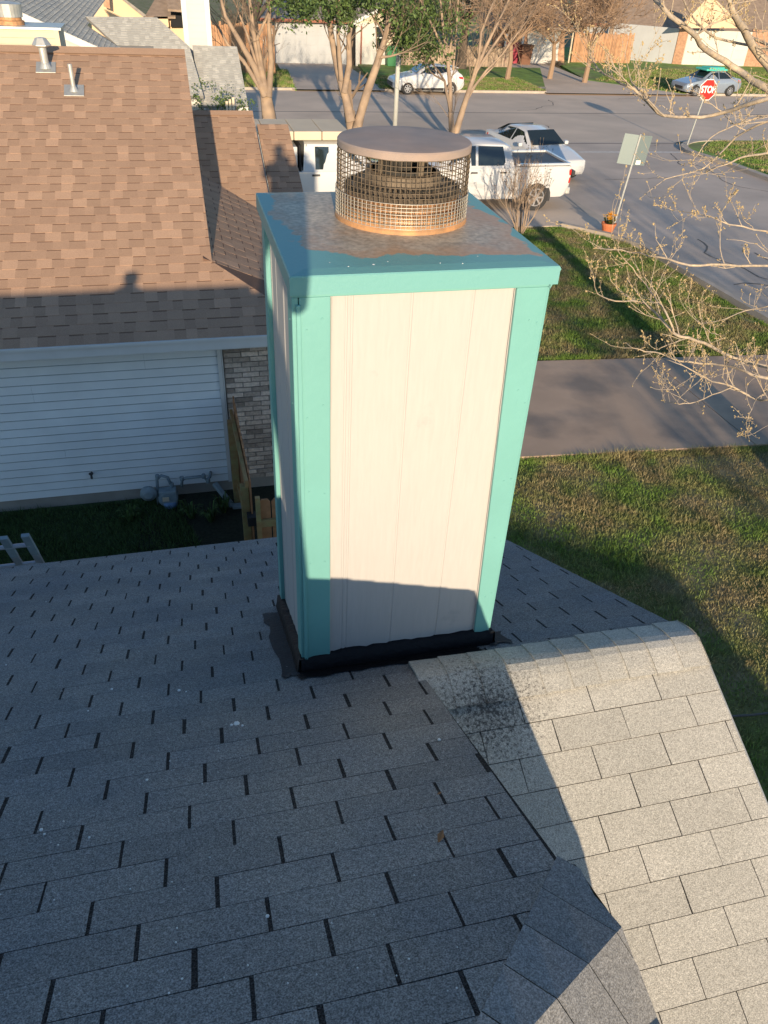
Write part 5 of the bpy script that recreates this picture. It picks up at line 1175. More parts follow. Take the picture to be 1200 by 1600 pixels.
def leafcloud(name, pts, m, parent, per=30, rad=.5, size=.09):
    P_ = np.array([tuple(p) for p in pts]); n = len(P_)*per
    c = np.repeat(P_, per, axis=0)+rng.normal(0, rad*.5, (n,3))
    u = rng.normal(0,1,(n,3)); u /= np.linalg.norm(u,axis=1)[:,None]; v = np.cross(u, rng.normal(0,1,(n,3))); v /= np.linalg.norm(v,axis=1)[:,None]
    s_ = size*rng.uniform(.5,1.2,(n,1)); V = np.stack([c-u*s_, c+v*s_*.45, c+u*s_, c-v*s_*.45], axis=1).reshape(-1,3)
    o = raw(name, V, np.arange(4*n).reshape(n,4), m, rng.random(n), parent); o['kind'] = 'stuff'; return o
def traced(name, label, cat, base, limbs, bark, twdepth=3, twl=1.3, twn=3, leaves=None, group=None, spread=.4, tr=.02, yj=.5):
    """limbs: list of ([(px,py),...],[radii]) standing in the upright plane at the foot of the tree, pushed a little in depth"""
    t = thing(name, label, cat, tuple(base), group); tips = []; trunk = MB(); tw = MB()
    for pl, rd in limbs:
        dy = random.uniform(-yj, yj); pts = []
        for i, (x_, y_) in enumerate(pl):
            f_ = i/(len(pl)-1); pts.append(Vector(atY(x_, y_, base[1]+dy*f_*1.5)))
        trunk.tube(pts, list(np.interp(np.linspace(0,1,len(pl)), np.linspace(0,1,len(rd)), rd)), 9)
        for i in range(1, len(pts)):
            for rep in range(2):
                if twdepth and (i > len(pts)*.4):
                    d = (pts[i]-pts[i-1]).normalized(); f_ = random.random(); p0 = pts[i-1].lerp(pts[i], f_)
                    grow(tw, p0, d+Vector((random.gauss(0,.5), random.gauss(0,.5), .3)), twl, tr, twdepth, tips, spread, twn)
        grow(tw, pts[-1], (pts[-1]-pts[-2]), twl, rd[-1]*.8, twdepth, tips, spread, twn)
    o = trunk.build('trunk', bark, t); smooth_auto(o, 80)
    if tw.v: tw.build('twigs', MT['twig'] if leaves is None else bark, t, kind='stuff')
    if leaves: leafcloud('leaves', [p for p, _ in tips], leaves[0], t, leaves[1], leaves[2], leaves[3])
    return t, tips
B1 = g(425, 212)
traced('bare_tree', 'leafless multi-stemmed tan tree left of the street, behind the small brown roofs', 'tree', B1,
  [([(424,225),(420,180),(414,140)], [.34,.30,.22]), ([(414,150),(398,105),(372,60),(352,25),(338,-30)], [.16,.13,.10,.07,.04]), ([(416,145),(404,90),(396,50),(388,-20)], [.15,.12,.09,.06]),
   ([(420,150),(424,95),(420,40),(424,-25)], [.14,.11,.08,.05]), ([(408,140),(380,95),(356,70),(340,40)], [.10,.08,.06,.04]), ([(412,120),(402,60),(420,20),(436,-20)], [.09,.07,.05,.04]), ([(404,110),(385,50),(365,0)],[.07,.05,.03])], MT['bark'], 3, 1.1, 3, tr=.022)
B2 = g(556, 222)
t2, tips2 = traced('tree', 'forked tan tree with green leafy top standing just left of the lamp post', 'tree', B2,
  [([(556,235),(552,205),(546,175)], [.34,.27,.24]), ([(548,190),(541,155),(530,118),(523,85),(516,45),(508,5)], [.20,.17,.14,.13,.11,.08]), ([(538,145),(546,100),(545,60),(552,15)], [.13,.12,.10,.07]), ([(533,125),(530,85),(528,50),(530,0)], [.10,.09,.07,.05]),
   ([(556,210),(563,180),(575,140),(590,98),(596,75)], [.22,.18,.17,.15,.13]), ([(596,78),(604,50),(612,15),(622,-20)], [.12,.09,.07,.05]), ([(592,90),(610,88),(624,84)], [.06,.04,.03])], MT['bark'], 2, 1.2, 3, tr=.03)
# the green crown hangs mostly above the frame; clumps show along the top edge
def clump_pts(lst, Y, n, sx, sz, sy=1.2):
    out = []
    for (x_, y_, w_) in lst:
        c_ = atY(x_, y_, Y)
        for _ in range(int(n*w_)): out.append(Vector((c_[0]+random.gauss(0,sx*w_), c_[1]+random.gauss(0,sy), c_[2]+random.gauss(0,sz*w_))))
    return out
leafcloud('leaves', clump_pts([(450,-8,1),(480,-2,1),(505,0,1),(530,22,.6),(560,-6,1),(590,-8,1),(470,10,.5),(545,-12,1)], B2[1], 42, .42, .30), MT['leaf'], t2, 26, .34, .085)
leafcloud('leaves', clump_pts([(636,40,1),(655,55,1),(622,25,.9),(668,30,1),(640,5,1),(660,80,.6),(625,62,.5),(690,20,.8)], B2[1]+1.5, 42, .42, .40), MT['leaf'], t2, 26, .34, .085)
B3 = g(708, 222)
traced('bare_tree', 'slender leafless multi-stemmed tree between the crossover and the wire chimney cap', 'tree', B3,
  [([(706,232),(706,200),(704,175)], [.16,.13,.11]), ([(704,182),(704,140),(699,90),(692,40),(686,-20)], [.10,.09,.07,.05,.04]), ([(700,100),(706,60),(702,20),(706,-25)], [.06,.05,.04,.03]), ([(699,90),(680,50),(662,12),(650,-20)], [.05,.045,.04,.03]), ([(708,110),(712,60),(716,0)],[.05,.04,.03]),
   ([(710,215),(722,175),(730,150),(742,115),(758,75),(778,35),(800,-10)], [.15,.13,.11,.09,.07,.05,.04]), ([(735,135),(748,90),(752,50),(770,5)], [.07,.06,.05,.03]), ([(730,150),(760,110),(785,85),(810,50)], [.06,.045,.035,.02]), ([(742,115),(765,80),(800,30),(830,-10)], [.06,.05,.04,.03]), ([(728,160),(745,130),(775,100),(800,60)],[.05,.04,.03,.02])], MT['bark'], 3, 1.2, 3, tr=.018, spread=.35)
# bare shrub beside the pickup
SB = g(812, 366); sh_ = thing('bare_shrub', 'leafless crape myrtle shrub with seed heads in front of the white pickup', 'shrub', tuple(SB)); tw = MB(); tips = []
for i in range(13):
    a = random.uniform(0, 6.28); d = Vector((math.cos(a)*random.uniform(.05,.42), math.sin(a)*.3, 1))
    grow(tw, Vector(SB)+Vector((math.cos(a)*.08, math.sin(a)*.08, 0)), d, random.uniform(.8,1.1), .019, 3, tips, .28, 3, 5, .22, .0035, .62)
tw.build('stems', MT['bark'], sh_); hd = MB()
for p, d in tips:
    if random.random() < .45:
        for _ in range(3): hd.lathe(tuple(p+Vector((random.gauss(0,.02), random.gauss(0,.02), random.gauss(0,.03)))), [(.004,-.008),(.012,0),(.004,.008)], 5)
hd.build('seed_heads', MT['bark_dark'], sh_, kind='stuff')
# dark oaks over the fence and behind
def crown_tree(name, label, base, h, r_, m_leaf, nb=5, per=120, size=.16, trunk_r=.35, lean=0, rad=.9, fill=140):
    t = thing(name, label, 'tree', tuple(base)); tr_ = MB(); b = Vector(base); c_ = b+Vector((lean, 0, h*.36))
    tr_.tube([b-Vector((0,0,.2)), b+Vector((lean*.4, 0, h*.18)), c_], [trunk_r*1.2, trunk_r*.9, trunk_r*.75], 10); pts = []
    for i in range(nb):
        a = 6.28*i/nb+random.uniform(-.3,.3); e_ = c_+Vector((math.cos(a)*r_*.75, math.sin(a)*r_*.75, h*random.uniform(.22,.45))); mid = c_.lerp(e_, .5)+Vector((0,0,.4)); tr_.tube([c_, mid, e_], [trunk_r*.5, trunk_r*.3, trunk_r*.12], 7)
        for q in range(3): w_ = c_.lerp(e_, random.uniform(.4,.9)); tr_.tube([w_, w_+Vector((random.gauss(0,.9), random.gauss(0,.9), random.uniform(.3,1.3)))], [trunk_r*.15, .03], 5)
    o = tr_.build('trunk', MT['bark_dark'], t); smooth_auto(o, 80)
    for _ in range(fill):
        a, b_ = random.uniform(0, 6.28), random.uniform(-.45, 1); s_ = random.uniform(.55, 1)**.5
        pts.append(c_+Vector((math.cos(a)*r_*s_*math.sqrt(1-b_*b_*.6), math.sin(a)*r_*s_*math.sqrt(1-b_*b_*.6), h*.30+b_*h*.34*s_)))
    leafcloud('leaves', pts, m_leaf, t, per, rad, size); return t
P = g(727, 112); crown_tree('oak_tree', 'dark green oak over the picket fence behind the crossover', (P[0], P[1]+1.0, gz(P[1]+1)), 8.6, 4.4, MT['leaf_dark'], per=130, size=.15, fill=120, rad=1.0)
P = g(400, 78); crown_tree('oak_tree', 'dark oak spreading over the garage across the street, left of the forked tree', (5.6, 57.5, gz(57)), 8.5, 3.6, MT['leaf_dark'], per=70, size=.12, fill=70, rad=1.0)
# brown leafless hedge tree on the left and thicket on the right
def thicket(name, label, base, n, h, w_, bark, depth=4, l=1.4, r_=.05, spread=.55, shrink=.75):
    t = thing(name, label, 'tree', tuple(base)); tw = MB(); tips = []
    for i in range(n):
        a = random.uniform(0, 6.28); p0 = Vector(base)+Vector((random.gauss(0,w_*.25), random.gauss(0,w_*.2), 0))
        grow(tw, p0, Vector((math.cos(a)*.35, math.sin(a)*.35, 1)), l*h/4, r_, depth, tips, spread, 3, 4, .12, .010, shrink)
    tw.build('branches', bark, t); return t
P = g(368, 78); thicket('bare_thicket', 'brown leafless thicket behind the tall white chimney', (P[0], P[1]-4, gz(P[1])), 12, 4.0, 3, MT['twig'], 4, 1.2, .05)
MT['twig_warm'] = mat('warm brown twigs', (0.30,0.20,0.13), .9)
for px, Yy, lab in ((800, 57.0, 'broad leafless tree whose brown twigs hang over the white garage'), (868, 58.5, 'leafless tree filling the space right of the white garage roof'), (925, 56.5, 'leafless tree before the brown fence on the right')):
    P = atY(px, 60, Yy); base = (P[0], Yy, gz(Yy)); t = thing('bare_tree', lab, 'tree', base); tw = MB(); tips = []; b = Vector(base)
    tw.tube([b, b+Vector((.1,0,1.3)), b+Vector((0,.1,2.3))], [.20,.16,.13], 8)
    for i in range(9):
        a = 6.28*i/9; grow(tw, b+Vector((0,0,2.2)), Vector((math.cos(a)*.9, math.sin(a)*.7, .75)), 1.7, .06, 5, tips, .50, 3, 4, .05, .011, .76)
    tw.build('branches', MT['twig_warm'], t)
P = g(945, 97); up_ = thing('utility_pole', 'leaning weathered wooden pole in front of the brown fence', 'pole', tuple(P)); top_ = atY(974, -40, P[1]); mb = MB(); mb.tube([tuple(P), tuple((P+top_)/2), tuple(top_)], [.20,.17,.14], 10); mb.build('pole', MT['bark'], up_, smooth=True)
mb = MB()
for px, py in ((900,90),(905,60),(912,35)): pass
P9 = g(898, 92); vt = thing('bare_tree', 'thin black dead trunk just left of the leaning pole', 'tree', tuple(P9)); a = [tuple(P9), tuple(atY(906, 55, P9[1])), tuple(atY(925, 25, P9[1])), tuple(atY(960, -10, P9[1]))]; mb.tube(a, [.20,.17,.12,.08], 8); mb.build('trunk', MT['bark_dark'], vt, smooth=True)

# ---- the budding tree that reaches in from the right
TB = np.array([8.05, 6.3, -6.0]); bt = thing('budding_tree', 'pale branched tree with swelling buds reaching in from the right edge', 'tree', tuple(TB))
tr_ = MB(); tr_.tube([TB-np.array([0,0,.3]), TB+np.array([0,0,1.0]), TB+np.array([-.05,0,2.6]), TB+np.array([-.15,.1,4.2]), TB+np.array([-.2,.1,5.6]), TB+np.array([-.1,.1,7.5])], [.24,.20,.18,.14,.10,.06], 14); o = tr_.build('trunk', MT['bark_pale'], bt); smooth_auto(o, 80)
BR = [
 ([(1130,-30),(1145,20),(1161,45),(1182,80),(1200,101),(1240,150)], 6.9, [.012,.030,.040,.045,.050,.055]),
 ([(1010,-25),(1025,0),(1046,25),(1081,49),(1102,77),(1133,95),(1165,119),(1200,140),(1250,170)], 6.6, [.010,.020,.022,.026,.028,.032,.034,.038,.042]),
 ([(920,89),(934,108),(969,130),(990,140),(1021,168),(1046,182),(1095,182),(1147,171),(1200,154),(1260,150)], 5.6, [.004,.006,.009,.011,.013,.014,.016,.018,.020,.024]),
 ([(980,103),(988,128),(997,140),(1011,154),(1039,182)], 5.6, [.003,.005,.006,.007,.009]),
 ([(1105,268),(1130,259),(1165,245),(1200,240),(1260,230)], 5.9, [.004,.007,.010,.012,.014]),
 ([(930,388),(962,391),(990,395),(1025,402),(1077,413),(1130,415),(1200,415),(1270,420)], 5.4, [.004,.006,.007,.009,.011,.012,.013,.016]),
 ([(927,434),(934,458),(962,469),(1000,471),(1025,490),(1053,521),(1077,528),(1112,542),(1147,560),(1200,574),(1270,590)], 5.2, [.003,.005,.007,.009,.012,.014,.015,.017,.019,.022,.026]),
 ([(955,367),(962,385),(980,410),(1004,437),(1022,462),(1039,486),(1053,521)], 5.2, [.002,.003,.005,.006,.007,.009,.011]),
 ([(976,535),(997,546),(1032,553),(1060,564),(1084,567),(1130,570),(1165,581),(1200,591),(1270,600)], 5.0, [.003,.005,.007,.009,.011,.013,.014,.016,.020]),
 ([(1030,560),(1046,563),(1081,577),(1112,595),(1147,605),(1182,623),(1200,626),(1270,640)], 4.9, [.003,.004,.006,.008,.010,.013,.014,.018]),
 ([(1035,626),(1055,630),(1077,630),(1112,616),(1144,605)], 4.9, [.002,.004,.005,.006,.008]),
 ([(1170,686),(1167,660),(1175,640),(1182,623)], 4.9, [.002,.003,.004,.005]),
 ([(1000,310),(1040,280),(1100,262),(1150,215),(1200,190),(1260,170)], 6.2, [.003,.005,.007,.010,.012,.016]),
 ([(1085,250),(1110,215),(1150,195),(1200,180)], 6.0, [.003,.005,.008,.010]),
 ([(1060,330),(1095,335),(1140,350),(1200,360),(1270,360)], 5.7, [.003,.005,.007,.009,.012]),
 ([(1095,505),(1130,500),(1165,485),(1200,480),(1260,470)], 5.3, [.003,.004,.006,.008,.011]),
 ([(1140,-20),(1150,30),(1175,60),(1200,70)], 7.2, [.006,.010,.014,.018]),
 ([(1080,60),(1110,40),(1150,20),(1190,-10)], 6.8, [.010,.009,.007,.005]),
 ([(1060,-20),(1085,30),(1120,60),(1170,70),(1210,80)], 7.0, [.008,.010,.012,.014,.016]),
]
lb = MB(); tw = MB(); bd = MB()
def bud(p, d, s_):
    d = d.normalized(); 
    for _ in range(random.choice((1,2,3))):
        e_ = (d+Vector((random.gauss(0,.6), random.gauss(0,.6), random.gauss(0,.5)))).normalized(); q = p+Vector((random.gauss(0,.006), random.gauss(0,.006), random.gauss(0,.006)))
        s_ *= .78; bd.tube([q-e_*s_*.3, q+e_*s_*.4, q+e_*s_*1.2], [s_*.35, s_*.50, s_*.10], 5)
def twig(p, d, l, r_, depth):
    d = d.normalized(); pts = [p]; q = p; k = 4
    for i in range(k): d = (d+Vector((random.gauss(0,.13), random.gauss(0,.13), random.gauss(.05,.12)))).normalized(); q = q+d*l/k; pts.append(q)
    tw.tube(pts, [r_+(max(r_*.5,.0011)-r_)*i/k for i in range(k+1)], 5)
    for i in range(1, k):
        if random.random() < .45: bud(pts[i], d, random.uniform(.007,.012))
    bud(q, d, random.uniform(.010,.017))
    if depth:
        for i in range(1, k+1):
            if random.random() < .62: twig(pts[i], d+Vector((random.gauss(0,.55), random.gauss(0,.5), random.gauss(.25,.5))), l*random.uniform(.4,.75), r_*.65, depth-1)
TP = Vector((7.9, 6.4, -1.2))
for pl, Y0_, rd in BR:
    pts = []; n = len(pl)
    for i, (x_, y_) in enumerate(pl): pts.append(Vector(atY(x_, y_, Y0_+.25*math.sin(i*1.1+Y0_*7))))
    # smooth
    fine = []
    for i in range(n-1):
        p0, p1, p2, p3 = pts[max(i-1,0)], pts[i], pts[i+1], pts[min(i+2,n-1)]
        for f_ in (0, .33, .66): fine.append(.5*((2*p1)+(p2-p0)*f_+(2*p0-5*p1+4*p2-p3)*f_*f_+(3*p1-p0-3*p2+p3)*f_**3)+Vector((random.gauss(0,.004), random.gauss(0,.004), random.gauss(0,.004))))
    fine.append(pts[-1]); rf = np.interp(np.linspace(0,1,len(fine)), np.linspace(0,1,n), rd)*.80
    end_big = rd[-1] > rd[0]
    if end_big and pl[-1][0] >= 1200:                 # carry the limb back to the trunk
        e_ = fine[-1]; j_ = Vector((TB[0]-.12, TB[1]+.05, max(min(e_.z-.5, 1.2), -4.6))); m_ = e_.lerp(j_, .5)+Vector((0,0,-.05)); fine += [m_, j_]; rf = list(rf)+[rd[-1]*1.25, rd[-1]*1.6]
    lb.tube(fine, list(rf), 8)
    for i in range(len(fine)-3):
        a, b = fine[i], fine[i+1]; d = (a-b) if end_big else (b-a)
        if a.x > 7.2: continue
        dens = .62 if rf[i] > .010 else .72
        if random.random() < dens: twig(a, d.normalized()*.8+Vector((random.gauss(0,.5), random.gauss(0,.5), random.gauss(.35,.5))), random.uniform(.12,.36), max(.0020, min(rf[i]*.5,.0045)), 1 if random.random() < .6 else 2)
        if rf[i] < .008 and random.random() < .5: bud(a, d, .011)
    bud(fine[0], fine[0]-fine[1], .016)
o = lb.build('limbs', MT['bark_pale'], bt); smooth_auto(o, 80)
tw.build('twigs', MT['bark_pale'], bt, kind='stuff'); bd.build('buds', MT['bud'], bt, kind='stuff')

# two leafless street trees behind the lens whose shadows streak the drive and the side street
for (bx, by, hh, lab) in ((5.6, -9.5, 1.0, 'leafless tree on the front lawn behind the photographer'), (10.6, -6.0, 1.25, 'tall leafless tree at the kerb behind the photographer')):
    base = (bx, by, -6.0); t = thing('bare_tree', lab, 'tree', base); tw = MB(); tips = []; b = Vector(base)
    tw.tube([b, b+Vector((.05,0,1.2*hh)), b+Vector((0,.1,2.0*hh))], [.15,.12,.10], 8)
    for i in range(6):
        a = 6.28*i/6; grow(tw, b+Vector((0,0,1.9*hh)), Vector((math.cos(a)*.6, math.sin(a)*.6, .9)), 1.5*hh, .05, 4, tips, .42, 3, 4, .08, .008, .74)
    tw.build('branches', MT['bark'], t)
# thin black hose lying across the lawn
hs = MB(); hs.tube([(float(p[0]), float(p[1]), -5.96) for p in [g(1120,1116), g(1150,1110), g(1180,1108), g(1215,1104), g(1300,1090)]], .012, 6); tag(hs.build('garden_hose', MT['black']), 'thin black hose lying across the lawn beside the sunlit roof edge', 'hose')

# wandering cracks and tar lines in the old paving
ck_ = MB(); st_ = random.getstate(); random.seed(21)
for k in range(26):
    if k < 12: x_, y_, a = random.uniform(-2, 34), random.uniform(35.5, 50), random.uniform(0, 6.28)
    else: x_, y_, a = random.uniform(12.6, 21), random.uniform(10, 33), random.uniform(0, 6.28)
    pts = [(x_, y_)]
    for i in range(random.randint(8, 22)):
        a += random.gauss(0, .35); x_ += math.cos(a)*.35; y_ += math.sin(a)*.35
        lo_, hi_ = (34.6, 50.6) if k < 12 else (8, 33.5)
        if not (lo_ < y_ < hi_) or (k >= 12 and not (12.5 < x_ < 21.3)): break
        pts.append((x_, y_))
    for (p, q) in zip(pts, pts[1:]):
        w_ = random.uniform(.012, .032); dx, dy = q[0]-p[0], q[1]-p[1]; n_ = math.hypot(dx, dy); nx, ny = -dy/n_*w_, dx/n_*w_
        ck_.add([(p[0]-nx, p[1]-ny, gz(p[1])+.005), (p[0]+nx, p[1]+ny, gz(p[1])+.005), (q[0]+nx, q[1]+ny, gz(q[1])+.005), (q[0]-nx, q[1]-ny, gz(q[1])+.005)], [(0,1,2,3)])
struct(ck_.build('road_crack', mat('crack filler', (0.14,0.125,0.11), .9))); random.setstate(st_)
# =================================================================== HOUSES BEYOND
def pxpoly(name, Y, pts, m, parent=None, depth=.12, dy=0.0, **kw):
    mb = MB(); mb.prism([tuple(atY(x, y, Y+dy)) for x, y in pts], (0, depth, 0)); return mb.build(name, m, parent, **kw)
def down(name, Y, pts, m, parent=None, depth=.12, dy=0.0):
    """upright wall whose first two points reach the ground"""
    P_ = [atY(x, y, Y+dy) for x, y in pts]; P_[0][2] = gz(Y)-.1; P_[1][2] = gz(Y)-.1
    mb = MB(); mb.prism([tuple(p) for p in P_], (0, depth, 0)); return mb.build(name, m, parent)
# --- pale grey shingled house right behind the brown roof
GH = thing('grey_roofed_house', 'house with pale grey shingle roofs and a tall white boxed chimney beyond the brown ridge', 'house', (0, 30, gz(28)))
e_ = np.array([0, 26.9, -3.9]); nG = np.array([0, -m5, 1.0]); kG = float(nG@e_)
def G(x_, y_): return atP(x_, y_, nG, kG)
def zG(Y): return -3.9+m5*(Y-26.9)
ptop = G(245, 27); YG = float(ptop[1]); XGr = float(G(318, 150)[0]); hipb = G(296, 73); vt_ = G(134, 26); vb_ = G(183, 71)
lowL = np.array([vb_[0]+(vb_[0]-vt_[0])*1.2, vb_[1]+(vb_[1]-vt_[1])*1.2, 0]); lowL[2] = zG(lowL[1])
gp_ = [(XGr, 26.9, zG(26.9)), tuple(hipb), tuple(ptop), tuple(vt_), tuple(vb_), tuple(lowL), (float(lowL[0]), 26.9, zG(26.9))]
gpl = [(p[0], p[1]) for p in gp_]
mb = MB(); mb.add([(p[0], p[1], p[2]) for p in gp_]+[(p[0], p[1], p[2]-.08) for p in gp_], [tuple(range(7)), tuple(range(7,14))]+[(i, 7+i, 7+(i+1)%7, (i+1)%7) for i in range(7)]); rG = mb.build('roof', MT['grey_under'], GH)
fG = Field(rG, 'shingle', MT['sh_grey'], 60)
def dg(p): return (p[0], (YG-p[1])/cN)
A_ = [dg(p) for p in gp_]
fG.plane((0, YG, zG(YG)), (1,0,0), (0,-1,-m5), [[A_[2], A_[3], A_[4], A_[1]], [A_[1], A_[4], A_[5], A_[6], A_[0]]], (0, 110), 0.26, 0.143, 0, 0.008, mode='arch'); fG.build('shingle_field')
# cross gable facing right, rows running away
n0 = np.array([m5, 0, 1.0]); k0 = float(n0@vb_)
c0 = [(38,13), (65,30), (97,48), (183,74), (183,71), (134,26), (190,23), (170,-14), (60,-30), (20,-2)]
q0 = [atP(x, y, n0, k0) for x, y in c0]
Y0g = float(atP(97, 48, n0, k0)[1])
xa, xb = float(q0[0][0])-1.5, float(vb_[0])+.15
def z0(X): return (k0-m5*X)
mb = MB()
Yb0 = Y0g+22
gq = [(xa, Y0g), (xb, Y0g), (xb, float(vb_[1])-.1), (float(vt_[0]), float(vt_[1])), (float(vt_[0]), Yb0), (xa, Yb0)]
mb.add([(a, b, z0(a)) for a, b in gq], [tuple(range(6))]); r0_ = mb.build('cross_roof', MT['grey_under'], GH)
f0 = Field(r0_, 'shingle', MT['sh_grey'], 60); 
def dc(p): return (p[1], (p[0]-xa)/cN)
f0.plane((xa, 0, z0(xa)), (0,1,0), (1,0,-m5), [[dc(gq[0]), dc(gq[1]), dc(gq[2]), dc((float(vb_[0])-.05, gq[2][1])), dc((gq[0][0], gq[2][1]))], [dc((xa, gq[2][1])), dc((float(vb_[0])-.05, gq[2][1])), dc(gq[3]), dc((xa, gq[3][1]))], [dc((xa, gq[3][1])), dc(gq[3]), dc(gq[4]), dc(gq[5])]], (0, 60), 0.30, 0.143, 0, 0.010, mode='arch'); f0.build('shingle_field')
mb = MB(); mb.prism([(xa-4, Y0g+.3, z0(xa)-4*m5), (xa, Y0g+.3, z0(xa)-.1), (xb, Y0g+.3, z0(xb)-.1), (xb, Y0g+.3, gz(Y0g)), (xa-4, Y0g+.3, gz(Y0g))], (0, .15, 0)); mb.build('gable_wall', MT['wallwhite'], GH)
mb = MB(); mb.bar((xa, Y0g, z0(xa)-.10), (xb, Y0g, z0(xb)-.10), .04, .18, up=(0,0,1)); mb.build('rake_board', MT['white'], GH)
mb = MB(); mb.box((XGr-3.2, 27.4, (gz(27)-4.0)/2), (6.2, .2, -4.0-gz(27))); mb.build('wall', MT['wallwhite'], GH)
mb = MB(); mb.box((XGr-.1, (27.4+float(hipb[1]))/2, -5.2), (.2, float(hipb[1])-27.4, 2.6)); mb.build('wall', MT['wallwhite'], GH)
# low side roof and its fascia
dl = -.30; X2a, X2b = XGr+.10, 2.34; kL = kG+dl
tL = atP(385, 73, nG, kL); YL = float(tL[1])
mb = MB(); quad3(mb, [(XGr-.1, 26.95, zG(26.95)+dl), (X2b, 26.95, zG(26.95)+dl), (X2b, YL, zG(YL)+dl), (XGr-.1, YL, zG(YL)+dl)], .07); rl = mb.build('low_roof', MT['grey_under'], GH)
fL = Field(rl, 'shingle', MT['sh_grey'], 120)
def dl_(X, Y): return (X, (YL-Y)/cN)
fL.plane((0, YL, zG(YL)+dl), (1,0,0), (0,-1,-m5), [[dl_(XGr-.1,26.95), dl_(X2b,26.95), dl_(X2b,YL), dl_(XGr-.1,YL)]], (0, 120), .26, .143, 0, .008, mode='arch'); fL.build('shingle_field')
mb = MB(); mb.box(((XGr+X2b)/2+.25, 26.94, zG(26.95)+dl-.12), (X2b-XGr-.5, .03, .17)); mb.build('fascia', MT['white'], GH)
mb = MB(); mb.box(((XGr+X2b)/2, 30.0, -5.7), (X2b-XGr-.3, .2, 2.6)); mb.build('wall', MT['wallgrey'], GH)
for k in range(3):
    P_ = atY(354+5*k, 158-3*k, 26.6); mb = MB(); mb.box((P_[0], 26.6, (gz(26.6)+P_[2])/2), (.07, .07, P_[2]-gz(26.6))); mb.build('porch_post', MT['cream'], GH)
# tall white chimney
Yc = YL+.3; a0 = atY(290, 73, Yc); a1 = atY(331, 73, Yc)
mb = MB(); mb.box(((a0[0]+a1[0])/2, Yc+.45, (a0[2]-1.5+1.2)/2), (a1[0]-a0[0], .9, 1.2-a0[2]+1.5)); tc_ = mb.build('chimney', MT['wallwhite'], GH, label='tall white boxed chimney with corner boards')
for xx in (a0[0]+.06, a1[0]-.06):
    mb = MB(); mb.box((xx, Yc-.015, (a0[2]-1.5+1.2)/2), (.16, .03, 1.2-a0[2]+1.5)); mb.build('corner_board', MT['white'], tc_)
for k in range(28):
    z_ = a0[2]-1.0+k*.19
    mb = MB(); mb.box(((a0[0]+a1[0])/2, Yc-.006, z_), (a1[0]-a0[0]-.3, .012, .175)); mb.build('siding_board', MT['wallwhite'], tc_)
# vine on the low eave
vn = thing('creeper', 'green creeper growing over the pale grey eave beside the brown rake', 'plant', (1.3, 26.6, gz(26.6))); pts = []
for _ in range(60):
    x_ = random.uniform(300, 395); y_ = random.gauss(160, 9) if x_ > 335 else random.uniform(125, 185); c_ = atY(x_, y_, 26.7); pts.append(Vector(c_))
mb = MB()
for k in range(6): mb.tube([(.9+.22*k, 26.7, gz(26.7)), (1.0+.2*k, 26.65, -5.2), (.95+.25*k, 26.7, -4.2)], .02, 5)
mb.build('stems', MT['bark'], vn); leafcloud('leaves', pts, MT['leaf'], vn, 12, .13, .05)
# --- tan house far left
Yt = 62.0; TH = thing('tan_house', 'tan gabled house with brown roof far behind the pale grey roofs', 'house', (-3, Yt, gz(Yt)))
down('wall', Yt, [(140,60), (292,60), (290,22), (225,24), (186,-6), (160,-22), (140,-30)], MT['tanwall'], TH, dy=.5)
mb = MB(); a = atY(180,-8, Yt-.3); b = atY(226, 26, Yt-.3); c = atY(274, 26, Yt-.3); mb.prism([tuple(b), tuple(c), (c[0]+.5, Yt+4.0, c[2]+3.4*m5), (a[0]+3, Yt+4.0, c[2]+3.4*m5), ], (0,0,-.12)); mb.build('roof', MT['sh_far'], TH)
pxpoly('rake_board', Yt-.2, [(182,-8), (187,-8), (229,24), (224,26)], MT['sh_far_grey'], TH)
mb = MB(); a = atY(262,14, Yt-1.5); b = atY(300, 17, Yt-1.5); mb.prism([tuple(a), tuple(b), (b[0], Yt+3, b[2]+4.5*m5), (a[0], Yt+3, a[2]+4.5*m5)], (0,0,-.12)); mb.build('porch_roof', MT['sh_far'], TH)
pxpoly('porch_opening', Yt-.1, [(267,42), (289,42), (289,19), (267,19)], MT['dark'], TH, depth=.5)
pxpoly('brick_pier', Yt-.6, [(162,10), (172,14), (170,-12), (160,-14)], MT['brickfar'], TH, depth=.4)
pxpoly('brick_pier', Yt-.3, [(240,42), (264,42), (262,26), (240,26)], MT['tanwall'], TH, depth=.2)
# picket fence behind thicket
def picket_fence(name, label, pa, pb, ytop, m, w_=.14, lean=.03):
    t = thing(name, label, 'fence', tuple(pa)); n = int(math.dist(pa[:2], pb[:2])/w_); H = hz(pa, ytop)-pa[2]; mb = MB()
    for i in range(n):
        f_ = i/n; p = pa+(pb-pa)*f_; h = H*random.uniform(.95, 1.04); z = gz(p[1])
        mb.box((p[0]+random.gauss(0,.006), p[1]+random.gauss(0,.01), z+h/2), (w_*.90, .02, h), tone=random.random())
    mb.build('pickets', m, t, kind='stuff', tones=True)
    for zf in (.25, .8):
        mb = MB(); mb.bar((pa[0], pa[1]+.04, gz(pa[1])+H*zf), (pb[0], pb[1]+.04, gz(pb[1])+H*zf), .05, .09); mb.build('rail', m, t)
    for k in range(0, n, 17):
        p = pa+(pb-pa)*(k/n); mb = MB(); mb.box((p[0], p[1]+.08, gz(p[1])+H/2), (.10,.10,H)); mb.build('post', m, t)
Yf = 62.0
def gy(x_, Y): p = atY(x_, 100, Y); return np.array([p[0], Y, gz(Y)])
picket_fence('picket_fence', 'weathered picket fence behind the leafless thicket, left of the grey garage', gy(334, 58), gy(432, 58), 35, MT['fence_brown'])
Yh = float(g(500, 100)[1])
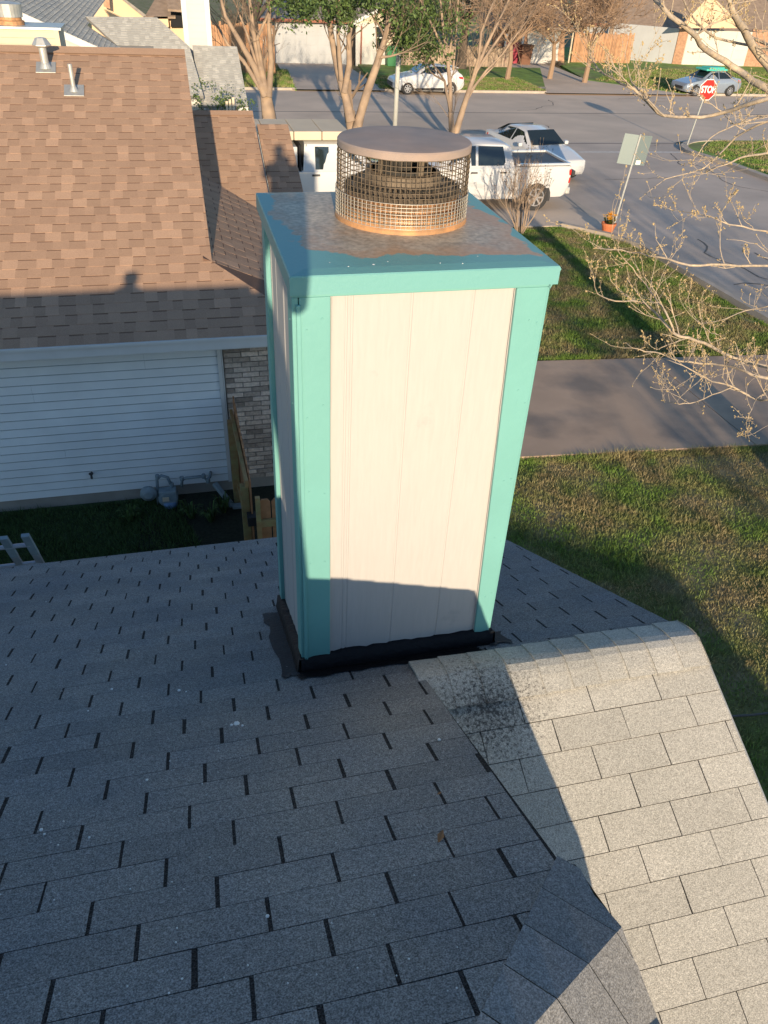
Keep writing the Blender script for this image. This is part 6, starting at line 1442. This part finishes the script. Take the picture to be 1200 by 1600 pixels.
picket_fence('picket_fence', 'long grey weathered picket fence behind the white crossover', gy(628, Yh-.5), gy(800, Yh-.5), 69, MT['fence_grey'])
# --- white house with grey garage door, centre
CHs = thing('white_house', 'white house with a wide grey garage door behind the forked tree', 'house', tuple(gy(520, Yh)))
down('wall', Yh, [(398,100), (612,100), (612,36), (398,28)], MT['wallwhite'], CHs, depth=.2, dy=.15)
down('garage_surround', Yh, [(428,100), (548,100), (546,33), (428,28)], MT['wallgrey'], CHs, depth=.15)
gd = down('garage_door', Yh, [(442,100), (532,100), (531,40), (442,36)], MT['wallgrey'], CHs, depth=.05, dy=-.06)
zg0 = gz(Yh); hg = (hz(gy(480, Yh), 40)-zg0)/4
for k in range(4):
    a = atY(443, 90, Yh)[0]; b = atY(531, 90, Yh)[0]
    for j in range(5):
        w_ = (b-a)/5; mb = MB(); mb.box((a+w_*(j+.5), Yh-.075, zg0+hg*(k+.5)), (w_-.06, .025, hg-.05)); mb.build('door_panel', MT['wallgrey'], gd)
mb = MB(); a = atY(398, 30, Yh-.6); b = atY(612, 36, Yh-.6); mb.bar(tuple(a), (b[0], b[1], a[2]), .12, .20); mb.build('fascia', MT['redbrown'], CHs)
mb = MB(); quad3(mb, [(a[0]-.3, Yh-.6, a[2]+.08), (b[0]+.3, Yh-.6, a[2]+.08), (b[0]-2, Yh+5, a[2]+5.6*m5), (a[0]+2, Yh+5, a[2]+5.6*m5)], .1); mb.build('roof', MT['sh_far_grey'], CHs)
# gable with red brown trim at right
pxpoly('gable_wall', Yh-.8, [(556,36), (618,38), (618,18), (600,14), (585,20)], MT['cream'], CHs, depth=.5)
for (p, q) in (((548,38),(590,17)), ((590,17),(622,20))):
    a = atY(*p, Yh-1.0); b = atY(*q, Yh-1.0); mb = MB(); mb.bar(tuple(a), tuple(b), .15, .22); mb.build('rake_board', MT['redbrown'] if p[0] > 580 else MT['white'], CHs)
down('white_wall', Yh, [(556,102), (604,102), (604,37), (556,36)], MT['wallwhite'], CHs, depth=.2, dy=-.9)
down('door_recess', Yh, [(545,101), (556,101), (556,38), (545,37)], MT['dark'], CHs, depth=.1, dy=-.2)
a = atY(565, 40, Yh-.95); mb = MB(); mb.tube([(a[0], a[1], gz(Yh)), tuple(a)], .06, 6); mb.build('downspout', MT['redbrown'], CHs)
wn = pxpoly('window', Yh-.96, [(585,78), (600,78), (600,40), (585,40)], MT['white'], CHs, depth=.06)
pxpoly('pane', Yh-.99, [(587,76), (598,76), (598,60), (587,60)], MT['glass'], wn, depth=.03); pxpoly('pane', Yh-.99, [(587,58), (598,58), (598,42), (587,42)], MT['glass'], wn, depth=.03)
down('corner_wall', Yh, [(604,103), (622,103), (622,40), (604,40)], MT['cream'], CHs, depth=.2, dy=-.5)
def bin_(name, label, px, py, Y, m, w_=.6, h=1.05):
    p = gy(px, Y); t = thing(name, label, 'bin', tuple(p)); mb = MB(); x_, y_, z_ = p
    mb.add([(x_-w_*.40, y_-.30, z_+.05), (x_+w_*.40, y_-.30, z_+.05), (x_+w_*.40, y_+.30, z_+.05), (x_-w_*.40, y_+.30, z_+.05), (x_-w_*.5, y_-.36, z_+h), (x_+w_*.5, y_-.36, z_+h), (x_+w_*.5, y_+.36, z_+h), (x_-w_*.5, y_+.36, z_+h)], [(0,1,2,3), (4,5,6,7), (0,1,5,4), (1,2,6,5), (2,3,7,6), (3,0,4,7)]); mb.build('bin_body', m, t, bevel=.03)
    mb = MB(); mb.box((x_, y_-.02, z_+h+.04), (w_*1.08, .78, .07)); mb.build('lid', m, t, bevel=.02)
    for sx in (-1, 1): mb = MB(); mb.lathe((x_+sx*w_*.38, y_+.32, z_+.12), [(.11,-.03),(.11,.03)], 12, axis='x'); mb.build('wheel', MT['rubber'], t)
    mb = MB(); mb.bar((x_-w_*.4, y_+.42, z_+h), (x_+w_*.4, y_+.42, z_+h), .04, .04); mb.build('handle', m, t)
bin_('wheelie_bin', 'green wheeled bin at the corner of the white house, left of the picket fence', 612, 103, Yh-1.6, MT['bingreen'], .95, 1.35)
# --- house with bright white garage, right of centre
Yr = float(g(850, 101)[1])
RH = thing('white_garage_house', 'house with bright white garage door and red entry at the head of the far driveway', 'house', tuple(gy(850, Yr)))
down('wall', Yr, [(770,100), (882,100), (882,40), (770,38)], MT['brickfar'], RH, depth=.2, dy=.1)
gd = down('garage_door', Yr, [(826,101), (872,101), (871,48), (824,46)], MT['wallwhite'], RH, depth=.06)
zg0 = gz(Yr); hg = (hz(gy(850, Yr), 48)-zg0)/4
for k in range(4):
    a = atY(827, 90, Yr)[0]; b = atY(871, 90, Yr)[0]; mb = MB(); mb.box(((a+b)/2, Yr-.02, zg0+hg*(k+.5)), (b-a-.1, .03, hg-.04)); mb.build('door_panel', MT['wallwhite'], gd)
down('red_panel', Yr, [(790,88), (811,88), (811,66), (790,66)], MT['purple'], RH, depth=.05, dy=-.6)
for q in (786, 812): 
    p = gy(q, Yr-.7); mb = MB(); mb.box((p[0], p[1], p[2]+1.1), (.16,.16,2.2)); mb.build('porch_post', MT['white'], RH)
p = gy(887, Yr); mb = MB(); mb.tube([(p[0], Yr-.1, p[2]), (p[0], Yr-.1, p[2]+2.6)], .07, 6); mb.build('downspout', MT['cream'], RH)
a = atY(760, 42, Yr-.6); b = atY(900, 42, Yr-.6); mb = MB(); quad3(mb, [(a[0], Yr-.6, a[2]), (b[0], Yr-.6, a[2]), (b[0], Yr+5, a[2]+5.6*m5), (a[0], Yr+5, a[2]+5.6*m5)], .15); mb.build('roof', MT['sh_far'], RH)
bin_('wheelie_bin', 'brown wheeled bin beside the bright white garage door', 819, 103, Yr-1.3, MT['binbrown'], 1.0, 1.45)
p = gy(869, Yr-1.6); bp_ = thing('brush_pile', 'low heap of brown cut twigs at the edge of the far driveway', 'brush pile', tuple(p)); tw = MB()
for _ in range(160):
    a = random.uniform(0, 6.28); c_ = Vector((p[0]+random.gauss(0,.45), p[1]+random.gauss(0,.3), p[2]+random.uniform(.03,.4))); d = Vector((math.cos(a), math.sin(a), random.uniform(-.2,.3)))*random.uniform(.15,.4); tw.tube([c_-d, c_+d], .012, 3, caps=False)
tw.build('twigs', MT['bark_dark'], bp_, kind='stuff')
picket_fence('picket_fence', 'brown board fence between the white garage and the grey wall', gy(892, Yr+.5), gy(984, Yr+.5), 50, MT['fence_brown'])
# --- brown roofed house at right with white garage
Yq = float(g(1000, 100)[1])
QH = thing('brown_roofed_house', 'far brown-roofed house with long grey wall and a white garage behind the bud-covered branches', 'house', tuple(gy(1010, Yq)))
def lw(x0, y0b, x1, y1b, yt0, yt1, name, m, dep=.2, dy=0):
    a = g(x0, y0b); b = g(x1, y1b); za = hz(a, yt0); mb = MB(); mb.prism([(a[0], a[1]+dy, a[2]-.1), (b[0], b[1]+dy, b[2]-.1), (b[0], b[1]+dy, za), (a[0], a[1]+dy, za)], (0, dep, 0)); return mb.build(name, m, QH), a, b, za
_, a, b, za = lw(905, 92, 1048, 104, 32, 42, 'wall', MT['wallgrey'])
lw(1048, 104, 1062, 105, 42, 42, 'brick_pier', MT['brickfar'], .3, -.1)
gd, a2, b2, za2 = lw(1062, 105, 1160, 108, 46, 48, 'garage_door', MT['wallwhite'], .06)
hg = (za2-a2[2])/4
for k in range(4):
    for j in range(4):
        p = a2+(b2-a2)*((j+.5)/4); mb = MB(); mb.bar((a2[0]+(b2[0]-a2[0])*(j+.06)/4, a2[1]+(b2[1]-a2[1])*(j+.06)/4-.02, a2[2]+hg*(k+.5)), (a2[0]+(b2[0]-a2[0])*(j+.94)/4, a2[1]+(b2[1]-a2[1])*(j+.94)/4-.02, a2[2]+hg*(k+.5)), .03, hg-.05); mb.build('door_panel', MT['wallwhite'], gd)
lw(1160, 108, 1260, 112, 46, 50, 'wall', MT['brickfar'], .2)
mb = MB(); A0 = a+np.array([-.5,-.7,0]); B0 = b2+np.array([4,-.7,0]); ze = za-.1
quad3(mb, [(A0[0], A0[1], ze), (B0[0], B0[1], ze), (B0[0], B0[1]+6, ze+6*m5), (A0[0]+.5, A0[1]+6, ze+6*m5)], .2); mb.build('roof', MT['sh_far'], QH)
mb = MB(); mb.bar((A0[0], A0[1]-.03, ze-.1), (B0[0], B0[1]-.03, ze-.1), .05, .22); mb.build('fascia', MT['redbrown'], QH)
a = g(1075, 107); p0 = atY(1062, 44, a[1]-.9); p1 = atY(1110, -8, a[1]-.9); p2 = atY(1165, 44, a[1]-.9); mb = MB(); mb.prism([tuple(p0), tuple(p1), tuple(p2)], (0, .2, 0)); mb.build('gable_wall', MT['tanwall'], QH)
# backdrop of far trees and roofs above the frame edge
P = gy(640, 78); crown_tree('oak_tree', 'tall dark oak filling the gap above the picket fence at the top edge', (P[0], 74, gz(74)), 9.5, 5, MT['leaf_dark'], per=50, size=.18, fill=90, rad=1.2)
for o in list(bpy.data.objects):
    if '_w' in o: del o['_w']
